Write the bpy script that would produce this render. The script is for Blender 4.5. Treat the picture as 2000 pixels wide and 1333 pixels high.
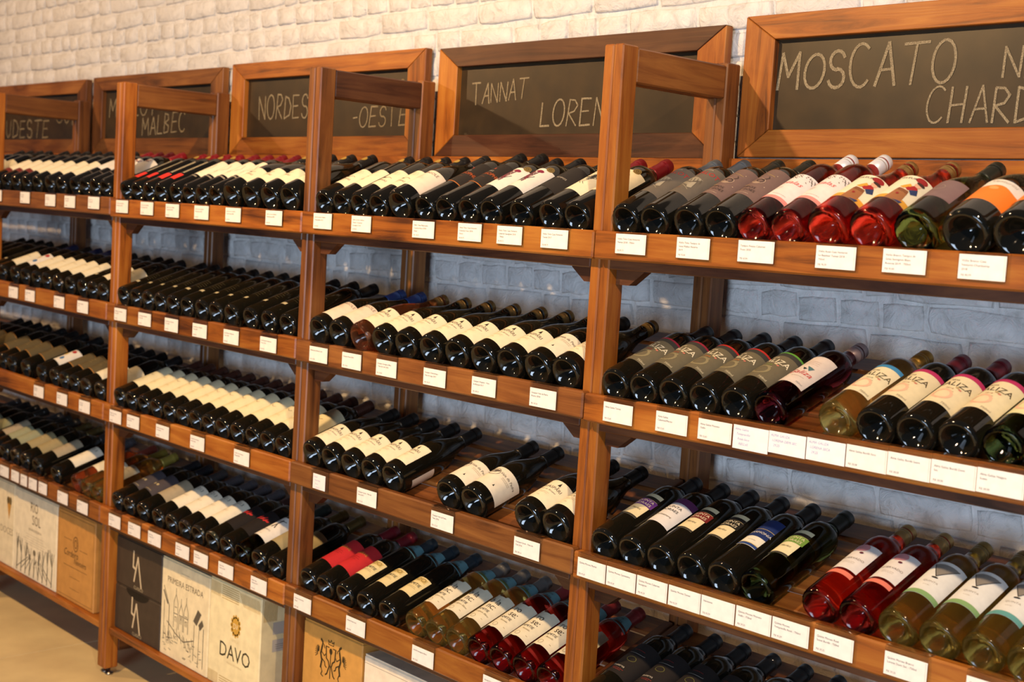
import bpy, bmesh, math, random
from mathutils import Vector, Matrix
random.seed(7)
SC = bpy.context.scene
for o in list(bpy.data.objects): bpy.data.objects.remove(o)
COL = SC.collection
PI = math.pi

# ------------------------------------------------------------------ camera
cam_d = bpy.data.cameras.new('camera'); cam = bpy.data.objects.new('camera', cam_d); COL.objects.link(cam)
R_ = Vector((0.68078283, 0.72995399, 0.06084339)); U_ = Vector((-0.10625295, 0.01622605, 0.99420673)); F_ = Vector((-0.72473792, 0.68330366, -0.08860618))
m = Matrix((R_, U_, -F_)).transposed().to_4x4(); m.translation = Vector((3.92345, -1.92565, 1.54413)); cam.matrix_world = m
cam_d.sensor_width = 36; cam_d.lens = 2580.43/2000*36; cam_d.clip_start = .05; cam_d.clip_end = 60
cam_d.dof.use_dof = True; cam_d.dof.focus_distance = 2.75; cam_d.dof.aperture_fstop = 5.0
SC.camera = cam
# ------------------------------------------------------------------ light
w = bpy.data.worlds.new('world'); SC.world = w; w.use_nodes = True
bg = w.node_tree.nodes['Background']; bg.inputs[0].default_value = (.62, .76, 1, 1); bg.inputs[1].default_value = .085
def lamp(name, loc, target, energy, color, size, size_y=None):
    d = bpy.data.lights.new(name, 'AREA'); d.energy = energy; d.color = color
    d.shape = 'DISK' if size_y is None else 'RECTANGLE'; d.size = size
    if size_y: d.size_y = size_y
    o = bpy.data.objects.new(name, d); COL.objects.link(o); o.location = loc
    o.rotation_euler = (Vector(target)-Vector(loc)).to_track_quat('-Z', 'Y').to_euler()
    return o
WARM = (1, .64, .30)
lamp('ceiling_spot', (-1.9, -1.6, 2.95), (-.2, .2, .9), 46, (1, .6, .27), .08)
lamp('ceiling_spot', (1.2, -1.6, 2.95), (1.2, .2, 1.0), 74, WARM, .08)
lamp('ceiling_spot', (4.1, -1.6, 2.95), (2.6, .2, 1.1), 64, (1, .72, .46), .08)
lamp('shop_window', (3.9, -5.2, 1.15), (1.9, .3, 1.05), 205, (.62, .78, 1), 2.2, 1.4)
SC.view_settings.view_transform = 'Standard'; SC.view_settings.look = 'None'
SC.view_settings.exposure = 0.0; SC.view_settings.gamma = 1; SC.view_settings.use_curve_mapping = False

# ------------------------------------------------------------------ materials
MATS = {}
def srgb(h):
    h = h.lstrip('#'); h = ''.join(c*2 for c in h) if len(h) == 3 else h; v = [int(h[i:i+2], 16)/255 for i in (0, 2, 4)]
    return tuple(c/12.92 if c < .04045 else ((c+.055)/1.055)**2.4 for c in v)
def newmat(name):
    mt = bpy.data.materials.new(name); mt.use_nodes = True
    return mt, mt.node_tree, mt.node_tree.nodes['Principled BSDF']
def flat(hexc, rough=.55, spec=.35, name=None):
    k = ('flat', hexc, rough)
    if k in MATS: return MATS[k]
    mt, nt, p = newmat(name or 'print_'+hexc.strip('#'))
    c = srgb(hexc); p.inputs['Base Color'].default_value = (*c, 1); p.inputs['Roughness'].default_value = rough
    p.inputs['Specular IOR Level'].default_value = spec
    MATS[k] = mt; return mt
def paper(hexc):
    k = ('paper', hexc)
    if k in MATS: return MATS[k]
    mt, nt, p = newmat('paper_'+hexc.strip('#'))
    tc = nt.nodes.new('ShaderNodeTexCoord'); n = nt.nodes.new('ShaderNodeTexNoise'); n.inputs['Scale'].default_value = 60; n.inputs['Detail'].default_value = 4
    r = nt.nodes.new('ShaderNodeValToRGB'); c = srgb(hexc)
    r.color_ramp.elements[0].position = .3; r.color_ramp.elements[0].color = (*[x*.9 for x in c], 1)
    r.color_ramp.elements[1].position = .7; r.color_ramp.elements[1].color = (*c, 1)
    nt.links.new(tc.outputs['Object'], n.inputs['Vector']); nt.links.new(n.outputs['Fac'], r.inputs[0]); nt.links.new(r.outputs[0], p.inputs['Base Color'])
    p.inputs['Roughness'].default_value = .6; p.inputs['Specular IOR Level'].default_value = .25
    MATS[k] = mt; return mt
def wood(axis, tone):
    k = ('wood', axis, tone)
    if k in MATS: return MATS[k]
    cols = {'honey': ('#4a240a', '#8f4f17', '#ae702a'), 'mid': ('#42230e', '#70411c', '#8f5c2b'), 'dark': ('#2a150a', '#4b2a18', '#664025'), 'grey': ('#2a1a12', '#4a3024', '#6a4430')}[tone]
    mt, nt, p = newmat('wood_%s_%s' % (tone, axis)); N = nt.nodes; L = nt.links
    tc = N.new('ShaderNodeTexCoord'); oi = N.new('ShaderNodeObjectInfo'); mp = N.new('ShaderNodeMapping')
    mul = N.new('ShaderNodeVectorMath'); mul.operation = 'SCALE'; mul.inputs[0].default_value = (7.3, 5.1, 9.7); L.new(oi.outputs['Random'], mul.inputs['Scale'])
    ad = N.new('ShaderNodeVectorMath'); ad.operation = 'ADD'; L.new(tc.outputs['Object'], ad.inputs[0]); L.new(mul.outputs[0], ad.inputs[1])
    L.new(ad.outputs[0], mp.inputs['Vector'])
    s = [34, 34, 34]; s['xyz'.index(axis)] = 2.2; mp.inputs['Scale'].default_value = s
    n1 = N.new('ShaderNodeTexNoise'); n1.inputs['Scale'].default_value = 1.0; n1.inputs['Detail'].default_value = 8; n1.inputs['Roughness'].default_value = .68; n1.inputs['Distortion'].default_value = .9
    L.new(mp.outputs[0], n1.inputs['Vector'])
    n2 = N.new('ShaderNodeTexNoise'); n2.inputs['Scale'].default_value = 4; n2.inputs['Detail'].default_value = 3; L.new(ad.outputs[0], n2.inputs['Vector'])
    mx = N.new('ShaderNodeMath'); mx.operation = 'MULTIPLY_ADD'; L.new(n2.outputs['Fac'], mx.inputs[0]); mx.inputs[1].default_value = .55; mx.inputs[2].default_value = -.27
    sm = N.new('ShaderNodeMath'); sm.operation = 'ADD'; L.new(n1.outputs['Fac'], sm.inputs[0]); L.new(mx.outputs[0], sm.inputs[1])
    r = N.new('ShaderNodeValToRGB'); e = r.color_ramp.elements
    e[0].position = .28; e[0].color = (*srgb(cols[0]), 1); e[1].position = .75; e[1].color = (*srgb(cols[2]), 1)
    x = e.new(.48); x.color = (*srgb(cols[1]), 1)
    L.new(sm.outputs[0], r.inputs[0])
    hs = N.new('ShaderNodeHueSaturation'); L.new(r.outputs[0], hs.inputs['Color'])
    vm = N.new('ShaderNodeMapRange'); vm.inputs[3].default_value = .8; vm.inputs[4].default_value = 1.2; L.new(oi.outputs['Random'], vm.inputs[0]); L.new(vm.outputs[0], hs.inputs['Value'])
    L.new(hs.outputs[0], p.inputs['Base Color'])
    b = N.new('ShaderNodeBump'); b.inputs['Strength'].default_value = .25; b.inputs['Distance'].default_value = .002; L.new(n1.outputs['Fac'], b.inputs['Height']); L.new(b.outputs[0], p.inputs['Normal'])
    p.inputs['Roughness'].default_value = .42 if tone != 'grey' else .6; p.inputs['Specular IOR Level'].default_value = .4
    MATS[k] = mt; return mt
def noisy(name, c0, c1, scale, rough, bump=0, dist=.003, detail=5, metallic=0, spec=.4, world=False):
    if name in MATS: return MATS[name]
    mt, nt, p = newmat(name); N = nt.nodes; L = nt.links
    tc = N.new('ShaderNodeTexCoord'); n = N.new('ShaderNodeTexNoise'); n.inputs['Scale'].default_value = scale; n.inputs['Detail'].default_value = detail
    if world:
        g = N.new('ShaderNodeNewGeometry'); L.new(g.outputs['Position'], n.inputs['Vector'])
    else: L.new(tc.outputs['Object'], n.inputs['Vector'])
    r = N.new('ShaderNodeValToRGB'); r.color_ramp.elements[0].position = .35; r.color_ramp.elements[1].position = .68
    r.color_ramp.elements[0].color = (*srgb(c0), 1); r.color_ramp.elements[1].color = (*srgb(c1), 1)
    L.new(n.outputs['Fac'], r.inputs[0]); L.new(r.outputs[0], p.inputs['Base Color'])
    p.inputs['Roughness'].default_value = rough; p.inputs['Metallic'].default_value = metallic; p.inputs['Specular IOR Level'].default_value = spec
    if bump:
        b = N.new('ShaderNodeBump'); b.inputs['Strength'].default_value = bump; b.inputs['Distance'].default_value = dist
        L.new(n.outputs['Fac'], b.inputs['Height']); L.new(b.outputs[0], p.inputs['Normal'])
    MATS[name] = mt; return mt
def paint_brick():
    if 'pb' in MATS: return MATS['pb']
    mt, nt, p = newmat('white_painted_brick'); N = nt.nodes; L = nt.links
    g = N.new('ShaderNodeNewGeometry')
    n1 = N.new('ShaderNodeTexNoise'); n1.inputs['Scale'].default_value = 26; n1.inputs['Detail'].default_value = 9; n1.inputs['Roughness'].default_value = .68; n1.inputs['Distortion'].default_value = .8
    n2 = N.new('ShaderNodeTexNoise'); n2.inputs['Scale'].default_value = 5; n2.inputs['Detail'].default_value = 4
    for n in (n1, n2): L.new(g.outputs['Position'], n.inputs['Vector'])
    r = N.new('ShaderNodeValToRGB'); r.color_ramp.elements[0].position = .22; r.color_ramp.elements[0].color = (*srgb('#b9b4ae'), 1)
    r.color_ramp.elements[1].position = .5; r.color_ramp.elements[1].color = (*srgb('#dcd9d6'), 1)
    L.new(n1.outputs['Fac'], r.inputs[0]); L.new(r.outputs[0], p.inputs['Base Color'])
    a = N.new('ShaderNodeMath'); a.operation = 'ADD'; L.new(n1.outputs['Fac'], a.inputs[0]); L.new(n2.outputs['Fac'], a.inputs[1])
    b = N.new('ShaderNodeBump'); b.inputs['Strength'].default_value = .8; b.inputs['Distance'].default_value = .014
    L.new(a.outputs[0], b.inputs['Height']); L.new(b.outputs[0], p.inputs['Normal'])
    p.inputs['Roughness'].default_value = .5; p.inputs['Specular IOR Level'].default_value = .35
    MATS['pb'] = mt; return mt
def glass(kind):
    k = ('glass', kind)
    if k in MATS: return MATS[k]
    mt, nt, p = newmat('glass_'+kind)
    if kind in ('dark', 'matte'):
        lw = nt.nodes.new('ShaderNodeLayerWeight'); lw.inputs[0].default_value = .25
        r = nt.nodes.new('ShaderNodeValToRGB'); r.color_ramp.elements[0].color = (.004, .004, .003, 1); r.color_ramp.elements[1].color = (.02, .014, .006, 1)
        nt.links.new(lw.outputs['Facing'], r.inputs[0]); nt.links.new(r.outputs[0], p.inputs['Base Color'])
        p.inputs['Roughness'].default_value = .06; p.inputs['IOR'].default_value = 1.5; p.inputs['Specular IOR Level'].default_value = .5
    else:
        c = {'rose': (.9, .06, .035), 'pink': (.7, .07, .06), 'copper': (.8, .3, .13), 'gold': (.92, .66, .17), 'green': (.16, .21, .05), 'amber': (.7, .5, .1), 'plum': (.25, .02, .03)}[kind]
        p.inputs['Base Color'].default_value = (*c, 1); p.inputs['Transmission Weight'].default_value = .97 if kind in ('gold', 'copper', 'amber') else 1; p.inputs['Roughness'].default_value = .03 if kind in ('green', 'plum') else .1; p.inputs['IOR'].default_value = 1.3
    MATS[k] = mt; return mt
def acrylic():
    if 'ac' in MATS: return MATS['ac']
    mt, nt, p = newmat('clear_acrylic'); N = nt.nodes
    p.inputs['Base Color'].default_value = (.95, .95, .95, 1); p.inputs['Transmission Weight'].default_value = 1; p.inputs['Roughness'].default_value = .03; p.inputs['IOR'].default_value = 1.2
    MATS['ac'] = mt; return mt

# ------------------------------------------------------------------ mesh helpers
def mk(name, mesh, parent=None, mat=None):
    o = bpy.data.objects.new(name, mesh); COL.objects.link(o)
    if mat: mesh.materials.clear(); mesh.materials.append(mat)
    if parent: o.parent = parent
    return o
def empty(name, loc=(0, 0, 0)):
    o = bpy.data.objects.new(name, None); COL.objects.link(o); o.location = loc; o.empty_display_size = .05; return o
def tag(o, label=None, cat=None, group=None, kind=None):
    if label: o['label'] = label
    if cat: o['category'] = cat
    if group: o['group'] = group
    if kind: o['kind'] = kind
    return o
def bxm(x0, x1, y0, y1, z0, z1, bev=0):
    me = bpy.data.meshes.new('m'); bm = bmesh.new(); bmesh.ops.create_cube(bm, size=1)
    for v in bm.verts: v.co = Vector(((x0+x1)/2+v.co.x*(x1-x0), (y0+y1)/2+v.co.y*(y1-y0), (z0+z1)/2+v.co.z*(z1-z0)))
    if bev: bmesh.ops.bevel(bm, geom=bm.edges[:], offset=bev, segments=1, affect='EDGES')
    bm.to_mesh(me); bm.free(); return me
def box(name, parent, mat, x0, x1, y0, y1, z0, z1, bev=.002): return mk(name, bxm(x0, x1, y0, y1, z0, z1, bev), parent, mat)
def pyd(vs, fs, smooth=False):
    me = bpy.data.meshes.new('m'); me.from_pydata(vs, [], fs); me.update()
    if smooth: me.shade_smooth()
    return me
def lathe(prof, n=36, knurl=None):
    vs = []; fs = []
    for i, (r, z) in enumerate(prof):
        for k in range(n):
            a = 2*PI*k/n; rr = r
            if knurl and i in knurl and k % 2: rr += .0011
            vs.append((rr*math.cos(a), rr*math.sin(a), z))
    for i in range(len(prof)-1):
        for k in range(n):
            a, b = i*n+k, i*n+(k+1) % n
            fs.append((a, b, b+n, a+n))
    fs.append(tuple(reversed(range(n)))); fs.append(tuple(range((len(prof)-1)*n, len(prof)*n)))
    return pyd(vs, fs, True)

class Print:
    """collects flat coloured shapes in (u, v) and maps them to a surface"""
    def __init__(s, fmap): s.f = fmap; s.v = []; s.q = []; s.mi = []; s.mats = []; s.d = .0003
    def mi_(s, m):
        if m not in s.mats: s.mats.append(m)
        return s.mats.index(m)
    def add(s, vs, fs, m, lvl=1):
        b = len(s.v); s.v += [s.f(u, v, lvl*s.d) for u, v in vs]
        for f in fs: s.q.append(tuple(i+b for i in f)); s.mi.append(s.mi_(m))
    def span(s, u0, u1, fn, m, lvl=1, st=.004):
        n = max(1, int(math.ceil((u1-u0)/st))); vs = []; fs = []
        for i in range(n+1):
            u = u0+(u1-u0)*i/n; a, b = fn(u); vs += [(u, a), (u, b)]
        for i in range(n): fs.append((2*i, 2*i+2, 2*i+3, 2*i+1))
        s.add(vs, fs, m, lvl)
    def rect(s, u0, u1, v0, v1, c, lvl=1): s.span(u0, u1, lambda u: (v0, v1), flat(c), lvl)
    def ell(s, cu, cv, ru, rv, c, lvl=1):
        def fn(u):
            h = rv*math.sqrt(max(0, 1-((u-cu)/ru)**2)); return (cv-h, cv+h)
        s.span(cu-ru, cu+ru, fn, flat(c), lvl, min(.004, ru/5))
    def poly(s, pts, c, lvl=1):
        us = sorted(p[0] for p in pts); 
        def fn(u):
            hit = []
            for (a, b), (c_, d) in zip(pts, pts[1:]+pts[:1]):
                if min(a, c_)-1e-9 <= u <= max(a, c_)+1e-9:
                    if abs(c_-a) < 1e-9: hit += [b, d]
                    else: hit.append(b+(d-b)*(u-a)/(c_-a))
            return (min(hit), max(hit))
        seg = sorted(set(us))
        for a, b in zip(seg, seg[1:]):
            if b-a > 1e-5: s.span(a+1e-6, b-1e-6, fn, flat(c), lvl)
    def stroke(s, pts, wd, mat, lvl=1):
        if isinstance(mat, str): mat = flat(mat)
        if getattr(s, 'curv', False):
            q = [pts[0]]
            for (a, b), (c, d) in zip(pts, pts[1:]):
                n = max(1, int(math.ceil(abs(c-a)/.004)))
                q += [(a+(c-a)*i/n, b+(d-b)*i/n) for i in range(1, n+1)]
            pts = q
        for (a, b), (c, d) in zip(pts, pts[1:]):
            s.k = (getattr(s, 'k', 0)+1) % 9
            L = math.hypot(c-a, d-b)
            if L < 1e-6: continue
            nx, ny = -(d-b)/L*wd/2, (c-a)/L*wd/2; ex, ey = (c-a)/L*wd*.3, (d-b)/L*wd*.3
            s.add([(a-ex+nx, b-ey+ny), (a-ex-nx, b-ey-ny), (c+ex-nx, d+ey-ny), (c+ex+nx, d+ey+ny)], [(0, 1, 2, 3)], mat, lvl+s.k*.09)
    def ring(s, cu, cv, ru, rv, wd, c, lvl=1, n=16, a0=0, a1=2*PI):
        s.stroke([(cu+ru*math.cos(a0+(a1-a0)*i/n), cv+rv*math.sin(a0+(a1-a0)*i/n)) for i in range(n+1)], wd, c, lvl)
    def text(s, t, cu, cv, size, c, lvl=1, align='C', slant=0, sx=1):
        vs, fs, wd = textmesh(t, getattr(s, 'curv', False) and size > .0065)
        off = {'C': -wd/2, 'L': 0, 'R': -wd}[align]
        s.add([(cu+((x+off)*sx+y*slant)*size, cv+y*size) for x, y in vs], fs, flat(c), lvl)
    def build(s, name, parent=None):
        me = pyd(s.v, s.q)
        for m_ in s.mats: me.materials.append(m_)
        me.polygons.foreach_set('material_index', s.mi)
        return mk(name, me, parent)
TM = {}
def textmesh(t, fine=False):
    if (t, fine) in TM: return TM[(t, fine)]
    cu = bpy.data.curves.new('t', 'FONT'); cu.body = t; cu.resolution_u = 2; cu.size = 1
    ob = bpy.data.objects.new('t', cu); me = ob.to_mesh()
    vs = [(v.co.x, v.co.y) for v in me.vertices]; fs = [tuple(p.vertices) for p in me.polygons]
    wd = max([v[0] for v in vs] or [0]); ob.to_mesh_clear(); bpy.data.objects.remove(ob); bpy.data.curves.remove(cu)
    if fine:
        bm = bmesh.new(); bv = [bm.verts.new((x, y, 0)) for x, y in vs]
        for f in fs:
            try: bm.faces.new([bv[i] for i in f])
            except ValueError: pass
        bmesh.ops.triangulate(bm, faces=bm.faces[:])
        for _ in range(2):
            lg = [e for e in bm.edges if e.calc_length() > .26]
            if not lg: break
            bmesh.ops.subdivide_edges(bm, edges=lg, cuts=1); bmesh.ops.triangulate(bm, faces=bm.faces[:])
        bm.verts.ensure_lookup_table(); bm.verts.index_update()
        vs = [(v.co.x, v.co.y) for v in bm.verts]; fs = [tuple(v.index for v in f.verts) for f in bm.faces]; bm.free()
    TM[(t, fine)] = (vs, fs, wd); return TM[(t, fine)]

# ------------------------------------------------------------------ setting
Y_WALL = .434
floor = box('floor', None, noisy('floor_grout', '#6f5c44', '#82704f', 8, .7), -7, 6.5, -5, .9, -.06, -.004, 0); tag(floor, kind='structure')
tilem = noisy('floor_concrete', '#cdb98e', '#e2cf9f', 5, .38, .12, .002, 8, world=True)
TW, TD = 1.1, .92
for i in range(-4, 5):
    for j in range(-3, 2):
        x0 = -.31+i*TW; y0 = -.05+j*TD-.3
        if y0 > .5: continue
        box('floor_tile', floor, tilem, x0+.0015, x0+TW-.0015, y0+.0015, min(y0+TD-.0015, .43), -.02, 0, .001)
wall = box('wall_back', None, paint_brick(), -7.2, 6.5, Y_WALL+.0065, Y_WALL+.2, -.06, 3.3, 0); tag(wall, kind='structure')
# bricks
def brick_mesh(wd, h, seed):
    rnd = random.Random(seed); bm = bmesh.new(); c = .006
    def j(a): return rnd.uniform(-a, a)
    outer = [(-wd/2, -h/2), (wd/2, -h/2), (wd/2, h/2), (-wd/2, h/2)]
    pts = []
    for i in range(4):
        a, b = outer[i], outer[(i+1) % 4]
        n = 3 if abs(a[0]-b[0]) > .08 else 2
        for k in range(n): t = (k+.12)/n if k == 0 else k/n; pts.append((a[0]+(b[0]-a[0])*t+j(.0018), a[1]+(b[1]-a[1])*t+j(.0022)))
    back = [bm.verts.new((x*1.02, .02, z*1.04)) for x, z in pts]
    mid = [bm.verts.new((x, .0035+j(.0012), z)) for x, z in pts]
    fr = [bm.verts.new((x-math.copysign(c, x)*.8, j(.0012), z-math.copysign(c, z)*.8)) for x, z in pts]
    ctr = bm.verts.new((j(.01), -.001+j(.0015), j(.006)))
    n = len(pts)
    for i in range(n):
        k = (i+1) % n
        bm.faces.new((back[i], back[k], mid[k], mid[i])); bm.faces.new((mid[i], mid[k], fr[k], fr[i])); bm.faces.new((fr[i], fr[k], ctr))
    me = bpy.data.meshes.new('brick'); bm.normal_update(); bmesh.ops.recalc_face_normals(bm, faces=bm.faces[:]); bm.to_mesh(me); bm.free(); me.shade_smooth(); me.materials.append(paint_brick()); return me
PITCH = .0625
VAR = {'s': [brick_mesh(.205, .054, i) for i in range(5)], 'h': [brick_mesh(.092, .054, 20+i) for i in range(5)], 'q': [brick_mesh(.066, .053, 40+i) for i in range(3)]}
LEN = {'s': .212, 'h': .1, 'q': .074}
spots = []; rb = random.Random(3)
for row in range(0, 47):
    z = .03+row*PITCH; x = -4.6+rb.uniform(0, .2); head = row % 3 == 1
    while x < 4.2:
        t = rb.choices(['s', 'h', 'q'], [.1, .8, .1] if head else [.62, .28, .1])[0]
        spots.append((x+LEN[t]/2, z+rb.uniform(-.003, .003), t)); x += LEN[t]
def vis(s):
    x, z, t = s
    v = (x < 3.3) and ((z > 1.99 and z < 1.99+.15+(3.4-x)*.17 and x > -2.9) or (-1.3 < x and .95 < z < 1.53))
    return (0 if v else 1, -x)
spots.sort(key=vis)
bj = bmesh.new()
for i, (x, z, t) in enumerate(spots):
    me = VAR[t][i % len(VAR[t])]
    M_ = Matrix.Translation((x, Y_WALL+rb.uniform(-.002, .003), z)) @ Matrix.Rotation(rb.uniform(-.02, .02), 4, 'Y')
    if i < 300:
        o = mk('brick', me, wall); o.matrix_world = M_
    else:
        b2 = me.copy(); b2.transform(M_); bj.from_mesh(b2); bpy.data.meshes.remove(b2)
me = bpy.data.meshes.new('bricks'); bj.to_mesh(me); bj.free(); me.shade_smooth()
o = mk('brickwork', me, wall, paint_brick()); tag(o, kind='stuff')

# ------------------------------------------------------------------ racks
XS = [-1.03, 0.0, 1.0675, 2.1, 3.13]     # seams A-left, A/B, B/C, C/D, D-right
RZ = {  # rail top heights at two x positions (x0,z0,x1,z1)
 'Z4': (-2.05, 1.555, -1.03, 1.5535), 'Z3': (-2.05, 1.228, -1.03, 1.226), 'Z2': (-2.05, .903, -1.03, .901), 'Z1': (-2.05, .571, -1.03, .570),
 'A4': (-.87, 1.553, 0, 1.5497), 'A3': (-.85, 1.2241, 0, 1.2157), 'A2': (-.82, .9002, 0, .8943), 'A1': (-.8, .5693, 0, .5622),
 'B4': (0, 1.5451, 1.0675, 1.5427), 'B3': (0, 1.2157, 1.0675, 1.2161), 'B2': (0, .8943, 1.0675, .8922), 'B1': (0, .5622, 1.0675, .5627),
 'C4': (1.0675, 1.5427, 2.1, 1.5404), 'C3': (1.0675, 1.2131, 2.1, 1.2151), 'C2': (1.0675, .8927, 2.1, .8922), 'C1': (1.0675, .5657, 1.86, .5676),
 'D4': (2.1, 1.5404, 3.0, 1.5443), 'D3': (2.1, 1.2123, 3.02, 1.2224), 'D2': (2.1, .8885, 2.97, .8937), 'D1': (2.1, .5657, 3.13, .568)}
def rz(row, x):
    a, b, c, d = RZ[row]; return b+(d-b)*(x-a)/(c-a)
TILT = {'4': math.radians(25), '3': math.radians(20), '2': math.radians(19.5), '1': math.radians(19.5)}
EXT = {'Z': (-2.06, XS[0]), 'A': (XS[0], XS[1]), 'B': (XS[1], XS[2]), 'C': (XS[2], XS[3]), 'D': (XS[3], XS[4])}
BAY = {'Z': 'Sudeste', 'A': 'Malbec', 'B': 'Nordeste', 'C': 'Tannat', 'D': 'Moscato'}
PF, PB = .0225, .069; RF, RB = .353, .400; PT = 1.911; PW = .0255; RH = .0567
def shear_rail(name, parent, mat, x0, x1, y0, y1, row, dt, db, bev):
    me = bxm(x0, x1, y0, y1, -db, -dt, bev)
    for v in me.vertices: v.co.z += rz(row, v.co.x)
    return mk(name, me, parent, mat)
for U, (xa, xb) in EXT.items():
    rk = empty('wine_rack', ((xa+xb)/2, .2, 0)); rk['category'] = 'wine rack'
    tag(rk, {'Z': 'partly hidden wooden wine rack furthest left, under the Sudeste chalkboard', 'A': 'wooden wine rack at left under the Malbec chalkboard, wine cartons below',
         'B': 'wooden wine rack under the Nordeste chalkboard with two black cartons at its foot', 'C': 'wooden wine rack under the Tannat chalkboard with crested kraft carton',
         'D': 'nearest wooden wine rack at right under the Moscato chalkboard'}[U], 'wine rack', 'row of wooden wine racks')
    inv = Matrix.Translation(-rk.location)
    kids = []
    def K(o): kids.append(o); return o
    g = .0035 if U in 'B' else .001
    lx = (xa, xa+PW); rx = (xb-PW-g, xb-g)
    for side, (a, b) in (('l', lx), ('r', rx)):
        tone = {'Bl': 'honey', 'Br': 'mid', 'Cl': 'mid'}.get(U+side, 'honey')
        K(box('front_post', None, wood('z', tone), a, b, PF, PB, .022, PT, .003))
        K(box('rear_post', None, wood('z', 'mid'), a, b, RF, RB, .022, PT+.004, .003))
        K(box('top_side_rail', None, wood('y', 'dark' if U == 'C' and side == 'l' else 'mid'), a+.002, b-.002, PB, RF, PT-.073, PT-.003, .003))
        K(box('bottom_side_rail', None, wood('y', 'mid'), a+.002, b-.002, PB, RF, .075, .14, .003))
        for y in ((PF+PB)/2, (RF+RB)/2):
            K(mk('levelling_foot', lathe([(.004, .022), (.004, .006), (.013, .005), (.013, 0)], 16), None, noisy('zinc', '#77736c', '#a8a49c', 90, .3, metallic=1))).location = ((a+b)/2, y, 0)
    xi0, xi1 = lx[1]+.001, rx[0]-.001
    for s in '4321':
        row = U+s; t = TILT[s]
        tone = {'C3': 'mid', 'C2': 'mid', 'A4': 'mid'}.get(row, 'honey')
        K(shear_rail('front_rail', None, wood('x', tone), xa+.0015, xb-.0015, 0, .0222, row, 0, RH, .0035))
        K(shear_rail('apron', None, wood('x', 'dark'), xi0, xi1, PF+.0005, PF+.022, row, .024, .0757, .002))  # dark tone puts the front rail's shadow into the apron's colour
        for sd, x0 in ((1, xi0), (-1, xi1)):   # corner gusset, clipped
            zt = rz(row, x0)-.076
            if s == '1': continue
            pts = [(x0, zt+.03), (x0+sd*.072, zt+.03), (x0+sd*.072, zt-.002), (x0+sd*.035, zt-.03), (x0, zt-.03)]
            n = 5; vs = [(p[0], .0455, p[1]) for p in pts]+[(p[0], .068, p[1]) for p in pts]
            fs = [tuple(range(n)), tuple(range(2*n-1, n-1, -1))]+[(i, i+n, (i+1) % n+n, (i+1) % n) for i in range(n)]
            me = pyd(vs, fs); bm = bmesh.new(); bm.from_mesh(me); bmesh.ops.recalc_face_normals(bm, faces=bm.faces[:]); bm.to_mesh(me); bm.free()
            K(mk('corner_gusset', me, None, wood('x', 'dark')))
        # sloping deck
        def dk(sv, p, zr): return (.0225+.016*math.sin(t)+sv*math.cos(t)-p*math.sin(t), zr-.016*math.cos(t)+sv*math.sin(t)+p*math.cos(t))
        def plank(name, x0, x1, s0, s1, p0, p1, mat):
            me = bxm(x0, x1, s0, s1, p0, p1, .0015)
            for v in me.vertices:
                y, z = dk(v.co.y, v.co.z, rz(row, v.co.x)); v.co.y = y; v.co.z = z
            return K(mk(name, me, None, mat))
        for i in range(5):
            plank('slat', xi0, xi1, .026+i*.068, .026+i*.068+(.052 if i < 4 else .056), -.014, -.0006, wood('x', 'mid'))
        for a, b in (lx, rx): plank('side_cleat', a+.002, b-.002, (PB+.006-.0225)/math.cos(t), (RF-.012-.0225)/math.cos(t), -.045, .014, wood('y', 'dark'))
    zb = .162
    K(box('bottom_shelf', None, wood('x', 'honey'), xi0, xi1, .032, RF+.03, zb-.022, zb, .003))
    if True:
        K(box('back_board', None, wood('x', 'honey'), xi0, xi1, .378, .3975, 1.655, 1.7125, .002))
    for o in kids:
        o.parent = rk; o.location = Vector(o.location)-rk.location

# ------------------------------------------------------------------ chalkboards
CH = {'N': [[(0, 0), (0, 1)], [(0, 1), (.62, 0), (.66, 1)]], 'T': [[(0, 1), (.8, 1.02)], [(.4, 1), (.36, 0)]], 'A': [[(0, 0), (.34, 1), (.66, 0)], [(.14, .36), (.56, .38)]],
 'L': [[(.06, 1), (0, 0), (.55, .02)]], 'E': [[(.62, 1), (.05, 1), (0, 0), (.6, .03)], [(.03, .52), (.5, .54)]], 'R': [[(0, 0), (.03, 1), (.35, .98), (.55, .78), (.38, .55), (.05, .48), (.6, 0)]],
 'M': [[(0, 0), (.06, 1), (.36, .35), (.7, 1), (.76, 0)]], 'D': [[(0, 0), (.03, 1), (.36, .92), (.62, .55), (.5, .15), (0, 0)]], 'I': [[(.1, 0), (.1, 1)], [(0, 1), (.22, 1)], [(0, 0), (.22, 0)]],
 'B': [[(0, 0), (.03, 1), (.4, .93), (.45, .68), (.05, .52), (.5, .36), (.46, .06), (0, 0)]], 'U': [[(0, 1), (.03, .25), (.25, 0), (.5, .2), (.55, 1)]],
 'H': [[(0, 0), (0, 1)], [(.55, 1), (.53, 0)], [(0, .48), (.55, .52)]], '-': [[(0, .52), (.35, .56)]], 'G': [[(.62, .85), (.35, 1), (.05, .6), (.1, .15), (.4, 0), (.6, .2), (.6, .45), (.35, .45)]], 'Z': [[(0, 1), (.6, 1), (0, 0), (.62, 0)]], 'Y': [[(0, 1), (.3, .5), (.6, 1)], [(.3, .5), (.28, 0)]]}
def arc(cx, cy, rx, ry, a0, a1, n=14): return [(cx+rx*math.cos(math.radians(a0+(a1-a0)*i/n)), cy+ry*math.sin(math.radians(a0+(a1-a0)*i/n))) for i in range(n+1)]
CH['O'] = [arc(.36, .5, .36, .5, 80, 445, 18)]; CH['C'] = [arc(.38, .5, .38, .52, 50, 315)]; CH['S'] = [arc(.3, .74, .26, .26, 20, 265, 10)+arc(.3, .25, .28, .26, 85, -165, 10)]
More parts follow.
